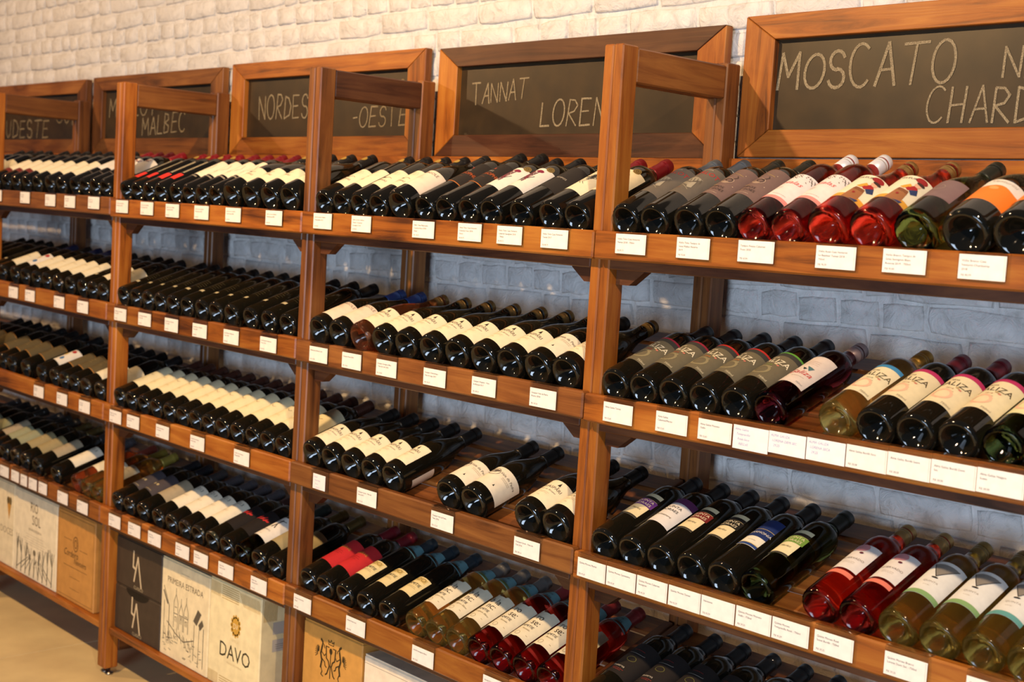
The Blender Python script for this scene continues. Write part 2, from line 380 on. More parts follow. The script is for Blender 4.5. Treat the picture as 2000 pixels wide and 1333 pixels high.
CW = {'I': .22, '-': .35, 'L': .55, 'S': .58, 'M': .76, 'O': .72, 'C': .72, 'T': .8}
def chalkmat():
    if 'chalk' in MATS: return MATS['chalk']
    mt, nt, p = newmat('chalk'); N = nt.nodes; g = N.new('ShaderNodeNewGeometry'); n = N.new('ShaderNodeTexNoise'); n.inputs['Scale'].default_value = 900; n.inputs['Detail'].default_value = 3
    nt.links.new(g.outputs['Position'], n.inputs['Vector']); r = N.new('ShaderNodeValToRGB'); r.color_ramp.elements[0].position = .36; r.color_ramp.elements[1].position = .66
    r.color_ramp.elements[0].color = (*srgb('#5a4c3a'), 1); r.color_ramp.elements[1].color = (*srgb('#a59779'), 1)
    nt.links.new(n.outputs['Fac'], r.inputs[0]); nt.links.new(r.outputs[0], p.inputs['Base Color']); p.inputs['Roughness'].default_value = .95; p.inputs['Specular IOR Level'].default_value = .1
    MATS['chalk'] = mt; return mt
YB = .4043
boardmat = noisy('blackboard_paint', '#2a2012', '#382a17', 14, .36, .05, .0005, spec=.5)
boards = {'Z': (-2.03, -1.055, 1.7135, 2.003), 'A': (-.995, -.034, 1.7135, 2.006), 'B': (.024, 1.036, 1.7132, 2.0115), 'C': (1.095, 2.0745, 1.7135, 2.0055), 'D': (2.1275, 3.11, 1.7175, 2.0185)}
WORDS = {'C': [('TANNAT', 1.223, 1.853, 1.433, 1.866, .054, .049, .0042), ('LORENA', 1.490, 1.793, 1.757, 1.793, .062, .070, .0045)],
 'D': [('MOSCATO', 2.210, 1.862, 2.615, 1.863, .071, .088, .0065), ('NIAGARA', 2.715, 1.869, 2.985, 1.863, .056, .062, .005), ('CHARDONNAY', 2.563, 1.788, 3.01, 1.782, .065, .06, .0048)],
 'B': [('NORDESTE', .174, 1.830, .553, 1.832, .073, .072, .005), ('CENTRO', .716, 1.883, .935, 1.878, .048, .05, .0045), ('-OESTE', .690, 1.798, .945, 1.803, .055, .058, .0045)],
 'A': [('MERLOT', -.885, 1.855, -.515, 1.858, .07, .07, .005), ('MALBEC', -.618, 1.784, -.303, 1.798, .064, .07, .005)],
 'Z': [('SUDESTE', -1.93, 1.782, -1.43, 1.780, .072, .072, .005), ('SUL', -1.355, 1.84, -1.155, 1.828, .071, .075, .005)]}
for U, (x0, x1, z0, z1) in boards.items():
    bd = empty('chalkboard', ((x0+x1)/2, YB+.01, z0))
    tag(bd, {'Z': 'wood-framed chalkboard at far left reading SUDESTE and SUL, partly behind rack rail', 'A': 'wood-framed chalkboard reading MERLOT and MALBEC above left rack', 'B': 'wood-framed chalkboard reading NORDESTE and CENTRO-OESTE',
             'C': 'dark wood-framed chalkboard reading TANNAT and LORENA', 'D': 'largest wood-framed chalkboard at right reading MOSCATO and CHARDONNAY'}[U], 'chalkboard', 'chalkboards above the racks')
    sw, hw = .078, .058; kids = []
    def prism(name, pts, mat):
        n = 4; vs = [(p[0], YB, p[1]) for p in pts]+[(p[0], YB+.024, p[1]) for p in pts]
        fs = [tuple(range(n)), tuple(range(2*n-1, n-1, -1))]+[(i, i+n, (i+1) % n+n, (i+1) % n) for i in range(n)]
        me = pyd(vs, fs); bm = bmesh.new(); bm.from_mesh(me); bmesh.ops.recalc_face_normals(bm, faces=bm.faces[:]); bmesh.ops.bevel(bm, geom=bm.edges[:], offset=.0015, segments=1, affect='EDGES'); bm.to_mesh(me); bm.free()
        o = mk(name, me, None, mat); kids.append(o)
    ix0, ix1, iz0, iz1 = x0+sw, x1-sw, z0+hw, z1-hw+.006
    e = .0006
    tn = 'dark' if U == 'C' else ('mid' if U in 'ZA' else 'honey')
    prism('frame_rail', [(x0+e, z1), (ix0+e, iz1), (ix1-e, iz1), (x1-e, z1)], wood('x', tn)); prism('frame_rail', [(x0+e, z0), (x1-e, z0), (ix1-e, iz0), (ix0+e, iz0)], wood('x', tn))
    t2 = 'honey' if U in 'CDB' else 'mid'
    prism('frame_stile', [(x0, z0+e), (ix0, iz0+e), (ix0, iz1-e), (x0, z1-e)], wood('z', t2)); prism('frame_stile', [(x1, z0+e), (x1, z1-e), (ix1, iz1-e), (ix1, iz0+e)], wood('z', t2))
    s = box('writing_surface', None, boardmat, ix0-.006, ix1+.006, YB+.017, YB+.023, iz0-.006, iz1+.006, 0); kids.append(s)
    rj = random.Random(ord(U))
    for (wd, xa_, za, xb_, zb_, h0, h1, th) in WORDS[U]:
        P = Print(lambda u, v, d: (u, YB+.0165-d, v))
        tot = sum(CW.get(c, .64) for c in wd)+.2*(len(wd)-1); sc = (xb_-xa_)/tot; x = xa_
        for ch in wd:
            f = (x-xa_)/(xb_-xa_); zz = za+(zb_-za)*f; h = h0+(h1-h0)*f; lean = rj.uniform(-.05, .12); hj = rj.uniform(.93, 1.07)
            for st in CH[ch]: P.stroke([(x+px*sc+lean*py*h, zz+py*h*hj) for px, py in st], th*rj.uniform(.8, 1.1), chalkmat())
            x += (CW.get(ch, .64)+.2)*sc
        kids.append(P.build('chalk_lettering'))
    for o in kids:
        o.parent = bd; o.location = Vector(o.location)-bd.location

# ------------------------------------------------------------------ bottles
def prof(kind):
    if kind == 'bord':
        r, H = .0368, .305
        body = [(r, .012), (r, .197), (r*.985, .207), (r*.9, .219), (r*.68, .230), (.0188, .239), (.0163, .248), (.0153, .264), (.0149, .284), (.0158, .2845), (.0158, .292), (.0145, .2925), (.0145, H-.003)]
    elif kind == 'tall':
        r, H = .0365, .335
        body = [(r, .012), (r, .215), (r*.985, .226), (r*.88, .24), (r*.62, .252), (.0175, .262), (.0160, .272), (.0152, .29), (.0149, .314), (.0158, .3145), (.0158, .322), (.0145, .3225), (.0145, H-.003)]
    elif kind == 'burg':
        r, H = .041, .287
        body = [(r, .012), (r, .118), (r*.985, .132), (r*.93, .148), (r*.82, .166), (r*.67, .184), (.0215, .202), (.0175, .217), (.0160, .232), (.0152, .266), (.0162, .2665), (.0162, .274), (.0145, .2745), (.0145, H-.003)]
    else:  # large burgundy
        r, H = .0425, .30
        body = [(r, .012), (r, .125), (r*.985, .14), (r*.93, .156), (r*.82, .175), (r*.67, .193), (.0225, .21), (.018, .225), (.0162, .24), (.0152, .279), (.0162, .2795), (.0162, .287), (.0145, .2875), (.0145, H-.003)]
    base = [(.001, .03), (r*.22, .026), (r*.42, .014), (r*.62, .005), (r*.74, .0012), (r*.8, 0), (r*.87, .0012), (r*.94, .0045), (r*.985, .0085)]
    return r, H, base+body
GEO = {k: prof(k) for k in ('bord', 'tall', 'burg', 'large')}
GM = {}
def glass_mesh(kind, g):
    if (kind, g) in GM: return GM[(kind, g)]
    me = lathe(GEO[kind][2], 48, (6, 7)); me.materials.append(glass(g)); GM[(kind, g)] = me; return me
CM = {}
def cap_mesh(kind, colr, style='foil'):
    k = (kind, colr, style)
    if k in CM: return CM[k]
    r, H, p = GEO[kind]; L = .062 if style == 'foil' else .052
    nk = lambda z: next((a[0]+(b[0]-a[0])*(z-a[1])/(b[1]-a[1]) for a, b in zip(p[9:], p[10:]) if a[1] <= z <= b[1]), .0145)
    z0 = H-L; q = 8; pr = []
    if style == 'foil':
        for i in range(q): z = z0+(H-.021-z0)*i/(q-1); pr.append((nk(z)+.0006, z))
        pr += [(.0162, H-.0195), (.0166, H-.018), (.0166, H-.0125), (.0161, H-.0115), (.0160, H-.003), (.0152, H-.0006), (.004, H)]
    else:
        pr = [(.0156, z0), (.0157, H-.03), (.0162, H-.029), (.0162, H-.026), (.0155, H-.0255), (.0155, H-.023), (.0162, H-.0225), (.0162, H-.019), (.0155, H-.0185), (.0155, H-.016), (.016, H-.0155), (.016, H-.003), (.015, H-.0006), (.004, H)]
    me = lathe(pr, 28)
    mt = MATS.get(('cap', colr))
    if not mt:
        mt, nt, pp = newmat('capsule_'+colr.strip('#')); pp.inputs['Base Color'].default_value = (*srgb(colr), 1); pp.inputs['Roughness'].default_value = .36; pp.inputs['Metallic'].default_value = .75 if colr in ('#8f7242', '#a5814b', '#a07c38', '#a58a5a', '#8a7648', '#6b5a34', '#7d6a3a') else .3
        MATS[('cap', colr)] = mt
    me.materials.append(mt); CM[k] = me; return me

def lab_mesh(rad, v0, v1, half, colr, wave=False):
    hw = rad*half; n = 22; P = Print(lambda u, v, d: ((rad+d)*math.sin(u/rad), -(rad+d)*math.cos(u/rad), v)); P.d = .00025
    if wave: P.span(-hw, hw, lambda u: (v0-.0025*math.exp(-(u+.004)**2/.00004), v1-.006*(abs(u) < .012)), paper(colr), 1, .003)
    else: P.span(-hw, hw, lambda u: (v0, v1), paper(colr), 1, .003)
    return P
def small_lines(P, cu, v, n, wd, c, gap=.004, lvl=2):
    rr = random.Random(int(v*1e5)+n)
    for i in range(n):
        w_ = wd*rr.uniform(.55, 1); u = cu-w_/2
        while u < cu+w_/2:
            l = rr.uniform(.0015, .005); P.rect(u, min(u+l, cu+w_/2), v-i*gap, v-i*gap+.0011, c, lvl); u += l+.0009
# type table: kind, glass, capsule colour, style, description, label function
T = {}
def typ(name, kind, gl, cap, style, desc, v0, v1, half, colr, fn=None, wave=False, extra=None):
    T[name] = dict(kind=kind, gl=gl, cap=cap, style=style, desc=desc, v0=v0, v1=v1, half=half, col=colr, fn=fn, wave=wave, extra=extra, cache=None)
CREAM = '#e6dcbf'; WHITE = '#e2dcd2'
def f_txt(t, v, size, c='#4a4038', lines=2, lc='#9a8c76', sx=1):
    def f(P):
        P.text(t, 0, v, size, c, 2, sx=sx); small_lines(P, 0, v-.008, lines, .045, lc)
    return f
def f_lines(v, n, c='#a3937a', wd=.05):
    return lambda P: small_lines(P, 0, v, n, wd, c)
def f_guas(P):
    P.poly([(.0105, .0945), (.0185, .0945), (.0145, .1065)], '#2b2622', 2); P.stroke([(.0165, .0925), (.0205, .088)], .0011, '#2b2622', 2)
    P.text('GUASPARI', .004, .0795, .0128, '#524b42', 2, sx=.95); P.text('Vista do Bosque', .004, .069, .0068, '#81766a', 2, slant=.3); small_lines(P, .002, .0605, 2, .03, '#b0a48e'); P.rect(-.004, .004, .044, .0455, '#b5a88f', 2)
def f_vale(P):
    P.ring(-.02, .085, .016, .013, .0012, '#4b453d', 2)
    for i in range(7): P.stroke([(-.034+i*.003, .08+.002*(i % 2)), (-.026+i*.0025, .094-.003*(i % 3))], .0012, '#5a5249', 2)
    P.ell(-.016, .09, .009, .004, '#6b6257', 2)
    P.text('Vale da Pedra', .024, .086, .0098, '#4a4238', 2, slant=.1); small_lines(P, .024, .079, 2, .03, '#a09480'); P.poly([(.012, .045), (.017, .045), (.0145, .052)], '#2b2622', 2)
def f_galiza(top, bg='#6c6552', ink='#e8dfc4', accent='#b03a2a', dark=True):
    def f(P):
        hw = P.hw
        if dark: P.rect(-hw, hw, .158, .172, '#3c3b38', 2)
        P.rect(-hw, hw, .170 if dark else .164, .175, top, 3)
        P.ring(-.002, .092, .015, .016, .005, '#8b8264' if dark else '#e2b79b', 2)
        P.text('GALIZA', 0, .126, .0215, ink, 3, sx=.9); P.text('Alma', -.008, .146, .008, ink, 3, slant=.3)
        P.ell(.010, .122, .0035, .0022, '#d8c9a0' if dark else '#b8a070', 4); P.ell(.016, .119, .003, .002, '#c77b6a', 4)
        P.text('2018', 0, .113, .0065, accent, 3); small_lines(P, 0, .107, 1, .03, '#c9bf9e' if dark else '#a3967c'); P.text('750ml', .02, .062, .0078, '#d9d0b0' if dark else '#8b806a', 3)
    return f
def f_quinta(band, white=False):
    def f(P):
        hw = P.hw
        if not white: P.rect(-hw, hw, .148, .158, '#1c1a18', 2); 
        P.rect(-hw-(0 if white else .003), hw+(0 if white else .003), .122 if not white else .158, .147 if not white else .178, band, 3)
        c = '#d8cdb0' if not white else '#33302c'
        P.text('QUINTA', 0, .1365 if not white else .138, .0105, c, 4); P.text('MORAES', 0, .1255 if not white else .125, .0105, c, 4)
        P.text('Merlot' if not white else 'Carmenere', 0, .104, .0085, '#7a6b50', 3, slant=.3)
        if not white: P.rect(-hw, hw, .078, .083, '#3a3630', 2)
    return f
def f_harm(P):
    hw = P.hw; P.rect(-hw, hw, .112, .178, '#1d2f63', 2); P.rect(-hw, hw, .14, .141, '#c8b26a', 3); P.text('HARMONIA', 0, .124, .0095, '#d8d4c8', 3); P.rect(-hw, hw, .079, .087, '#26407c', 2); P.rect(-hw, hw, .086, .0875, '#c8b26a', 3); small_lines(P, 0, .098, 1, .03, '#777')
def f_amitie(P):
    P.text('AMITIE', 0, .092, .0125, '#2d2a26', 3); small_lines(P, 0, .085, 2, .034, '#8f836b')
    P.rect(-.018, .018, .110, .124, '#c2ab6d', 2); P.ring(-.008, .118, .006, .005, .0012, '#6b5526', 3); P.ring(.008, .118, .006, .005, .0012, '#6b5526', 3)
def f_amb(a, b):
    def f(P):
        P.text(a, .002, .128, .026, '#3b3028', 3, sx=.8); P.text(b, .006, .108, .026, '#3b3028', 3, sx=.8); P.text('AMITIE', 0, .094, .0105, '#3b3028', 3)
        P.ring(-.004, .067, .006, .006, .0008, '#8a7a50', 2); P.text('Sauvignon Blanc' if a == 'b la' else 'Rosado', .004, .084, .0068, '#8a7a50', 3, slant=.3); P.rect(.018, .023, .07, .071, '#8a7a50', 2)
    return f
def blue_tag(parent, kind):
    r, H, p = GEO[kind]
    z0 = .209; z1 = .254; n = 20; vs = []; fs = []
    for i in range(n+1):
        a = -PI*.42+PI*.84*i/n-PI/2
        for z, rr in ((z0, .0362), (z1, .0185)): vs.append((rr*math.cos(a), rr*math.sin(a), z))
    for i in range(n): fs.append((2*i, 2*i+2, 2*i+3, 2*i+1))
    me = pyd(vs, fs, True); me.materials.append(paper('#6fa9b8'))
    o = mk('neck_tag', me, parent)
    P = Print(lambda u, v, d: ((.0362-(v-z0)/(z1-z0)*.0177+d)*math.sin(u/.028), -(.0362-(v-z0)/(z1-z0)*.0177+d)*math.cos(u/.028), v)); P.d = .0006; P.curv = True
    P.text('6 CORES', 0, z0+.012, .009, '#27424c', 1); P.text('AMITIE', 0, z0+.028, .0075, '#27424c', 1); 
    for k in range(3): P.text('oxoxo', 0, z0+.003+.0*k, .004, '#c5dde2', 1)
    P.build('print', o)
def medal(parent, rad, u, v, c='#8c7440'):
    P = Print(lambda a, b, d: ((rad+d)*math.sin(a/rad), -(rad+d)*math.cos(a/rad), b)); P.d = .0006
    P.ell(u, v, .0095, .0095, c, 1); P.ring(u, v, .0068, .0068, .0008, '#3f3416', 2); P.ring(u, v, .003, .003, .0012, '#3f3416', 2); P.build('medal', parent)
def f_div(P):
    P.text('DADIVAS', .002, .082, .0098, '#4b3c2c', 2); P.ell(.0, .099, .007, .0032, '#4a3b30', 2); P.stroke([(.004, .1), (.014, .106), (.02, .104)], .0014, '#6b4a2c', 2); P.stroke([(-.004, .097), (-.009, .09)], .0012, '#4a3b30', 2)
    P.ring(.006, .13, .006, .007, .0009, '#d9bfa4', 2); P.ring(.012, .132, .006, .007, .0009, '#d9bfa4', 2); small_lines(P, .002, .074, 1, .03, '#b09f84')
def f_bram(P): P.text('BRAMASOLE', .0, .108 if P.big else .1, .0125, '#5a4a44', 2); P.text('Syrah', -.006, .09, .008, '#d7a98e', 2, slant=.2); small_lines(P, 0, .083, 2, .03, '#cbb8a2')
def f_phil(P):
    hw = P.hw; P.text('PHILOSOPHIA', 0, .142, .0152, '#b4531f', 2, sx=.85); P.ell(.0, .176, .0025, .0035, '#a8452a', 2); small_lines(P, 0, .163, 2, .016, '#c9c2b5', .003); P.rect(-hw, hw, .0955, .0975, '#c0722e', 2); small_lines(P, 0, .128, 1, .02, '#8e5534')
def f_floral(P):
    rr = random.Random(5)
    for i in range(26): P.stroke([(-.004+rr.uniform(-.01, .01), .13+rr.uniform(-.03, .028)), (.004+rr.uniform(-.012, .012), .135+rr.uniform(-.03, .03))], .0024, rr.choice(['#4a3a3c', '#2f2a2c', '#6b4a4c', '#7a2438']), 2)
    P.ell(.008, .165, .01, .006, '#7c1f3c', 3); small_lines(P, -.01, .088, 1, .02, '#9b8f7b')
def f_bird(P):
    rr = random.Random(8)
    for i in range(22): P.stroke([(.004+rr.uniform(-.006, .01), .13+rr.uniform(-.012, .02)), (.012+rr.uniform(-.004, .01), .145+rr.uniform(-.012, .02))], .0011, '#2f2b26', 2)
    for u in (0, .008): P.stroke([(u, .128), (u-.006, .112), (u+.002, .104)], .0012, '#2f2b26', 2)
    P.ell(-.004, .138, .004, .003, '#2f2b26', 2); P.rect(-.024, -.008, .09, .0912, '#a89a80', 2)
def f_merlot(P):
    P.text('MERLOT', 0, .167, .018, '#b02c2a', 2); small_lines(P, -.004, .1875, 1, .03, '#cfc6b4', lvl=2)
    c = '#958d7c'
    P.poly([(-.022, .133), (-.006, .15), (.018, .142), (.0, .126)], c, 2); P.poly([(-.016, .126), (.004, .12), (.004, .108), (-.014, .116)], '#8b8372', 3)
    for k in range(5): P.stroke([(-.014+k*.007, .138+.001*k), (-.01+k*.007, .128)], .0012, '#5f584b', 4)
    P.poly([(-.002, .118), (.012, .128), (.016, .104), (.008, .1)], '#9d9583', 3); P.stroke([(-.026, .12), (-.012, .112), (.014, .094)], .0014, c, 3); P.text('Reserva', -.014, .094, .0065, '#8a4a3a', 3)
def f_goes(P):
    P.ring(0, .135, .0125, .011, .0016, '#a8907c', 2); P.ring(.002, .137, .007, .006, .0014, '#3f322c', 3); P.ell(-.001, .127, .0075, .006, '#9d8674', 2); P.stroke([(.004, .14), (.012, .152), (.008, .158)], .0016, '#3f322c', 3)
    for u, v in ((.018, .17), (-.012, .168), (.022, .12)): P.ell(u, v, .001, .001, '#cbb79a', 3)
    P.stroke([(-.004, .168), (.016, .164)], .001, '#b29a58', 3); P.stroke([(-.022, .114), (-.006, .110)], .001, '#b29a58', 3)
    P.text('TEMPOS', -.006, .1, .0105, '#3a2c28', 3); P.text('DE GOES', -.002, .089, .0105, '#3a2c28', 3); small_lines(P, 0, .078, 1, .03, '#c0a890')
def f_pet(P):
    hw = P.hw; rr = random.Random(4)
    for i in range(60):
        u = rr.uniform(-hw+.003, hw-.003); v = .168-abs(rr.gauss(0, .008)); P.stroke([(u, v), (u+.0022, v-.002)], .0012, '#4f463c', 2)
    P.text('petalas', -.002, .126, .0185, '#d1655f', 3, slant=.3); small_lines(P, -.01, .108, 3, .02, '#a8a096'); P.rect(-hw, hw, .06, .0705, '#e58b84', 2); small_lines(P, .01, .078, 1, .03, '#8d857a')
def f_bat(P):
    hw = P.hw; P.text('LE BATELEUR', -.008, .135, .0095, '#3f3830', 3)
    P.rect(-hw, hw, .052, .066, '#d79a34', 2); P.poly([(.006, .052), (.034, .052), (.03, .085), (.008, .088)], '#96613a', 3); P.poly([(.008, .088), (.03, .085), (.028, .094), (.01, .096)], '#7f4c2c', 4)
    P.poly([(.008, .1), (.018, .118), (.024, .112), (.016, .098)], '#d59a33', 4); P.poly([(.016, .102), (.028, .12), (.036, .112), (.024, .096)], '#a01f22', 4); P.poly([(.026, .098), (.036, .112), (.042, .1), (.034, .09)], '#27365f', 4)
    P.ell(.03, .122, .006, .0065, '#d9a88a', 5); P.ell(.032, .129, .008, .004, '#3a2320', 6); P.ell(.017, .075, .0025, .003, '#8d1f1f', 5); P.poly([(.02, .052), (.034, .052), (.036, .06)], '#27365f', 5)
    P.ell(.028, .14, .012, .008, '#8f1c1f', 3)
def f_orange(P):
    hw = P.hw; P.span(-hw, hw, lambda u: (P.v0, .105+.003*math.sin(u*120)), flat('#e07a24'), 2); P.ell(.004, .095, .008, .006, '#ea9a58', 3); P.text('Venturini', .01, .118, .012, '#b9ac98', 3, slant=.25)
def f_valin(P): P.text('Galiza', 0, .095, .02, '#c0403f', 3, slant=.25); P.poly([(.0, .128), (.016, .124), (.01, .112)], '#4c7078', 3); P.poly([(-.006, .122), (.004, .118), (.0, .112)], '#24343a', 3); small_lines(P, 0, .15, 3, .03, '#b79f98', .006); small_lines(P, .005, .085, 1, .03, '#9f968c'); P.text('750ml', .02, .065, .006, '#888', 3)
def f_pinkc(P):
    hw = P.hw; P.ell(-.004, .16, .014, .012, '#cf8c90', 3); P.ell(.004, .142, .004, .003, '#5c2836', 4); P.text('RESERVADO', 0, .118, .008, '#8c8178', 3); small_lines(P, 0, .108, 2, .03, '#b5aca2')
def f_gray(band):
    def f(P):
        hw = P.hw; P.rect(-hw, hw, .068, .08, band, 3); P.poly([(-.02, .168), (.026, .168), (.002, .128)], '#817c76', 3); P.stroke([(-.02, .168), (.002, .128), (.026, .168)], .0013, '#2c2622', 4); P.ell(.002, .124, .006, .0022, '#2c2622', 4); P.text('QUINTA', .002, .108, .007, '#a8a096', 3); small_lines(P, 0, .098, 1, .02, '#b0a89c')
    return f
typ('cream', 'bord', 'dark', '#1c1a1a', 'foil', 'dark wine bottle with cream label', .052, .15, 1.35, CREAM, f_lines(.115, 2))
typ('creamN', 'bord', 'dark', '#1d2448', 'foil', 'dark wine bottle with cream label and navy capsule', .052, .15, 1.35, CREAM, f_lines(.115, 2))
typ('creamred', 'bord', 'dark', '#1c1a1a', 'foil', 'dark wine bottle with maroon-edged cream label', .052, .15, 1.3, CREAM, lambda P: (P.rect(-P.hw, P.hw, .052, .07, '#6b2421', 2), small_lines(P, 0, .12, 2, .04, '#b0a088')))
typ('whiteill', 'bord', 'dark', '#8a1622', 'foil', 'dark wine bottle with illustrated white label', .1, .185, 1.2, WHITE, lambda P: (P.stroke([(-.01, .165), (.0, .175), (.01, .165), (.02, .178)], .003, '#8c2a2c', 2), P.stroke([(.0, .16), (.02, .168)], .0025, '#3a3550', 2), P.rect(-P.hw, P.hw, .065, .069, '#4a4038', 2)))
def f_redsmall(P):
    for i in range(16): P.rect(.003, .0105, .092+i*.0056, .0955+i*.0056, '#c2b596', 2)
typ('redsmall', 'bord', 'dark', '#8a1622', 'foil', 'black wine bottle with small red label and dotted line', .048, .085, .5, '#d8352e', f_redsmall, extra='goldneck')
typ('whitewide', 'bord', 'dark', '#7d1420', 'foil', 'dark wine bottle with tall white label, red capsule', .085, .185, 1.3, '#e8dfc8', lambda P: (P.ring(-.004, .11, .005, .005, .001, '#5b4a3a', 2), P.stroke([(.01, .16), (.016, .14), (.008, .12)], .0008, '#a03030', 2), P.rect(-P.hw*.5, P.hw*.5, .072, .077, '#8f8676', 2)))
typ('dadivas', 'bord', 'dark', '#1c1a1a', 'foil', 'dark wine bottle with small emblem on cream label', .058, .15, 1.3, CREAM, f_div, extra='goldneck')
typ('dadivasL', 'large', 'dark', '#1c1a1a', 'foil', 'stout dark wine bottle with small emblem on cream label', .045, .115, 1.3, CREAM, lambda P: (P.text('DADIVAS', .002, .07, .0098, '#4b3c2c', 2), P.ell(0, .085, .007, .0032, '#4a3b30', 2), P.stroke([(.004, .086), (.014, .092)], .0014, '#6b4a2c', 2)), extra='goldneck')
typ('bram', 'large', 'dark', '#1c1a1a', 'foil', 'stout dark wine bottle with large blush-cream label', .038, .125, 1.2, '#e6d6c4', f_bram)
typ('bramB', 'burg', 'dark', '#24407c', 'foil', 'dark wine bottle with blush-cream label, blue capsule', .032, .112, 1.25, '#e4d2bf', f_bram)
typ('phil', 'tall', 'dark', '#171616', 'foil', 'black wine bottle with orange lettering and orange line', .094, .205, 1.3, '#2a2522', f_phil)
typ('floral', 'bord', 'dark', '#171616', 'foil', 'dark wine bottle with dark-figured white label and gold medal', .078, .182, 1.05, WHITE, f_floral, extra='medal')
typ('darklab', 'bord', 'dark', '#171616', 'foil', 'black wine bottle with dark grey label', .08, .19, 1.2, '#2b2725', lambda P: (P.text('TEMPOS', .01, .13, .008, '#b5ada0', 2), small_lines(P, -.01, .09, 1, .02, '#6b645a')))
typ('bird', 'bord', 'dark', '#7d1420', 'foil', 'dark wine bottle with cream label and black bird sketch', .07, .185, 1.3, CREAM, f_bird, extra='medal')
typ('merlot', 'bord', 'dark', '#5b646e', 'foil', 'dark wine bottle with taupe Merlot label, grey capsule', .072, .196, 1.45, '#675f55', f_merlot)
typ('goes', 'bord', 'dark', '#26261f', 'foil', 'dark wine bottle with mauve-brown swan-motif label', .07, .193, 1.45, '#77605a', f_goes)
typ('pet', 'tall', 'pink', '#dcdce0', 'screw', 'rose wine bottle with white petal-dotted label, white cap', .06, .172, 1.15, '#e6dcd8', f_pet)
typ('bat', 'burg', 'rose', '#a5814b', 'screw', 'rose wine bottle with colourful figure label, gold cap', .052, .15, 1.3, '#e6dcc0', f_bat)
typ('goesgreen', 'burg', 'green', '#22261f', 'foil', 'green wine bottle with mauve label on top shelf', .062, .13, .95, '#7b6464', lambda P: P.ring(0, .1, .009, .009, .0012, '#968378', 2))
typ('orange', 'large', 'dark', '#c9602a', 'foil', 'stout dark wine bottle with orange and white label', .048, .13, 1.2, '#ddd6cc', f_orange)
typ('colorful', 'bord', 'dark', '#1c1a1a', 'foil', 'dark wine bottle with white label, red and yellow marks', .06, .15, 1.2, WHITE, lambda P: (P.ell(.012, .085, .007, .009, '#3d6ea0', 2), P.ell(-.004, .11, .008, .007, '#d8b53c', 3), P.ell(.01, .135, .009, .008, '#a8262c', 3)))
typ('black', 'bord', 'dark', '#161515', 'foil', 'all-black wine bottle with tiny cream label mark', .058, .068, .3, '#b9ae8e', lambda P: small_lines(P, .01, .13, 6, .03, '#4a432e', .008))
typ('guas', 'burg', 'dark', '#8f7242', 'screw', 'dark burgundy bottle with cream label, bronze cap', .03, .112, 1.5, '#ece0c2', f_guas)
typ('guasrose', 'burg', 'copper', '#8f7242', 'screw', 'copper-rose bottle with cream label', .03, .112, 1.5, '#ece0c2', f_guas)
typ('vale', 'burg', 'dark', '#1a1816', 'foil', 'dark burgundy bottle with oval engraving on label', .03, .108, 1.6, '#e6dcc6', f_vale)
typ('guasblk', 'burg', 'dark', '#171615', 'foil', 'dark burgundy bottle with cream label, black capsule', .03, .112, 1.35, '#ece0c2', f_guas)
typ('galR', 'bord', 'dark', '#17171a', 'foil', 'dark bottle with olive-grey label, crimson edge', .058, .175, 1.35, '#6c6552', f_galiza('#8c2438'))
typ('galS', 'bord', 'dark', '#17171a', 'foil', 'dark bottle with olive-grey label, scarlet edge', .058, .175, 1.35, '#6c6552', f_galiza('#b02c28', accent='#d07a2a'))
typ('galG', 'bord', 'dark', '#17171a', 'foil', 'dark bottle with olive-grey label, green edge', .058, .175, 1.35, '#6c6552', f_galiza('#5d9a3a', accent='#7a9a3a'))
typ('valin', 'bord', 'plum', '#8c7a7a', 'screw', 'plum rose bottle with white label and red script', .058, .175, .95, '#d8ccc4', f_valin)
typ('galW', 'bord', 'gold', '#a07c38', 'screw', 'clear white-wine bottle with cream label, blue edge', .058, .17, .95, '#e3d9b8', f_galiza('#3f86b8', ink='#5a5238', accent='#7a8a6a', dark=False))
typ('galB', 'bord', 'dark', '#6b1a28', 'foil', 'dark bottle with cream label, magenta edge', .058, .17, 1.2, '#e0d4b0', f_galiza('#b03060', ink='#4a4030', accent='#b08a6a', dark=False))
typ('galN', 'bord', 'green', '#1d2418', 'foil', 'green bottle with pale yellow-green label', .058, .17, 1.2, '#dcd9a8', f_galiza('#6fa05a', ink='#4a4a2c', accent='#7a8a4a', dark=False))
typ('qP', 'bord', 'dark', '#161618', 'foil', 'dark bottle with purple band across cream label', .078, .170, .62, '#e0d2a8', f_quinta('#5a2f78'))
typ('qW', 'bord', 'dark', '#161618', 'foil', 'dark bottle with white label, purple top', .078, .178, 1.0, '#e2dedb', f_quinta('#5c2a55', True))
typ('qM', 'bord', 'dark', '#161618', 'foil', 'dark bottle with maroon band across cream label', .078, .170, .62, '#e0d2a8', f_quinta('#6e2020'))
typ('qK', 'bord', 'dark', '#161618', 'foil', 'dark bottle with black band across cream label', .078, .170, .62, '#e0d2a8', f_quinta('#1d1b18'))
typ('qH', 'bord', 'dark', '#161618', 'foil', 'dark bottle with royal blue label', .078, .178, .62, '#e0dccb', f_harm)
typ('qG', 'bord', 'green', '#161a16', 'foil', 'dark green bottle with green band across cream label', .078, .170, .62, '#e0d8b0', f_quinta('#6b8f3a'))
typ('pinkc', 'bord', 'rose', '#a58a5a', 'screw', 'red rose bottle with white label and salmon band', .085, .172, .8, '#dedad8', f_pinkc, extra='salmon')
typ('grG', 'bord', 'amber', '#8a7648', 'screw', 'golden-green bottle with white label and green band', .068, .178, 1.05, '#dedfdc', f_gray('#7fa36a'))
typ('grT', 'bord', 'amber', '#8a7648', 'screw', 'golden-green bottle with white label and teal band', .068, .178, 1.05, '#dedfdc', f_gray('#5d9a96'))
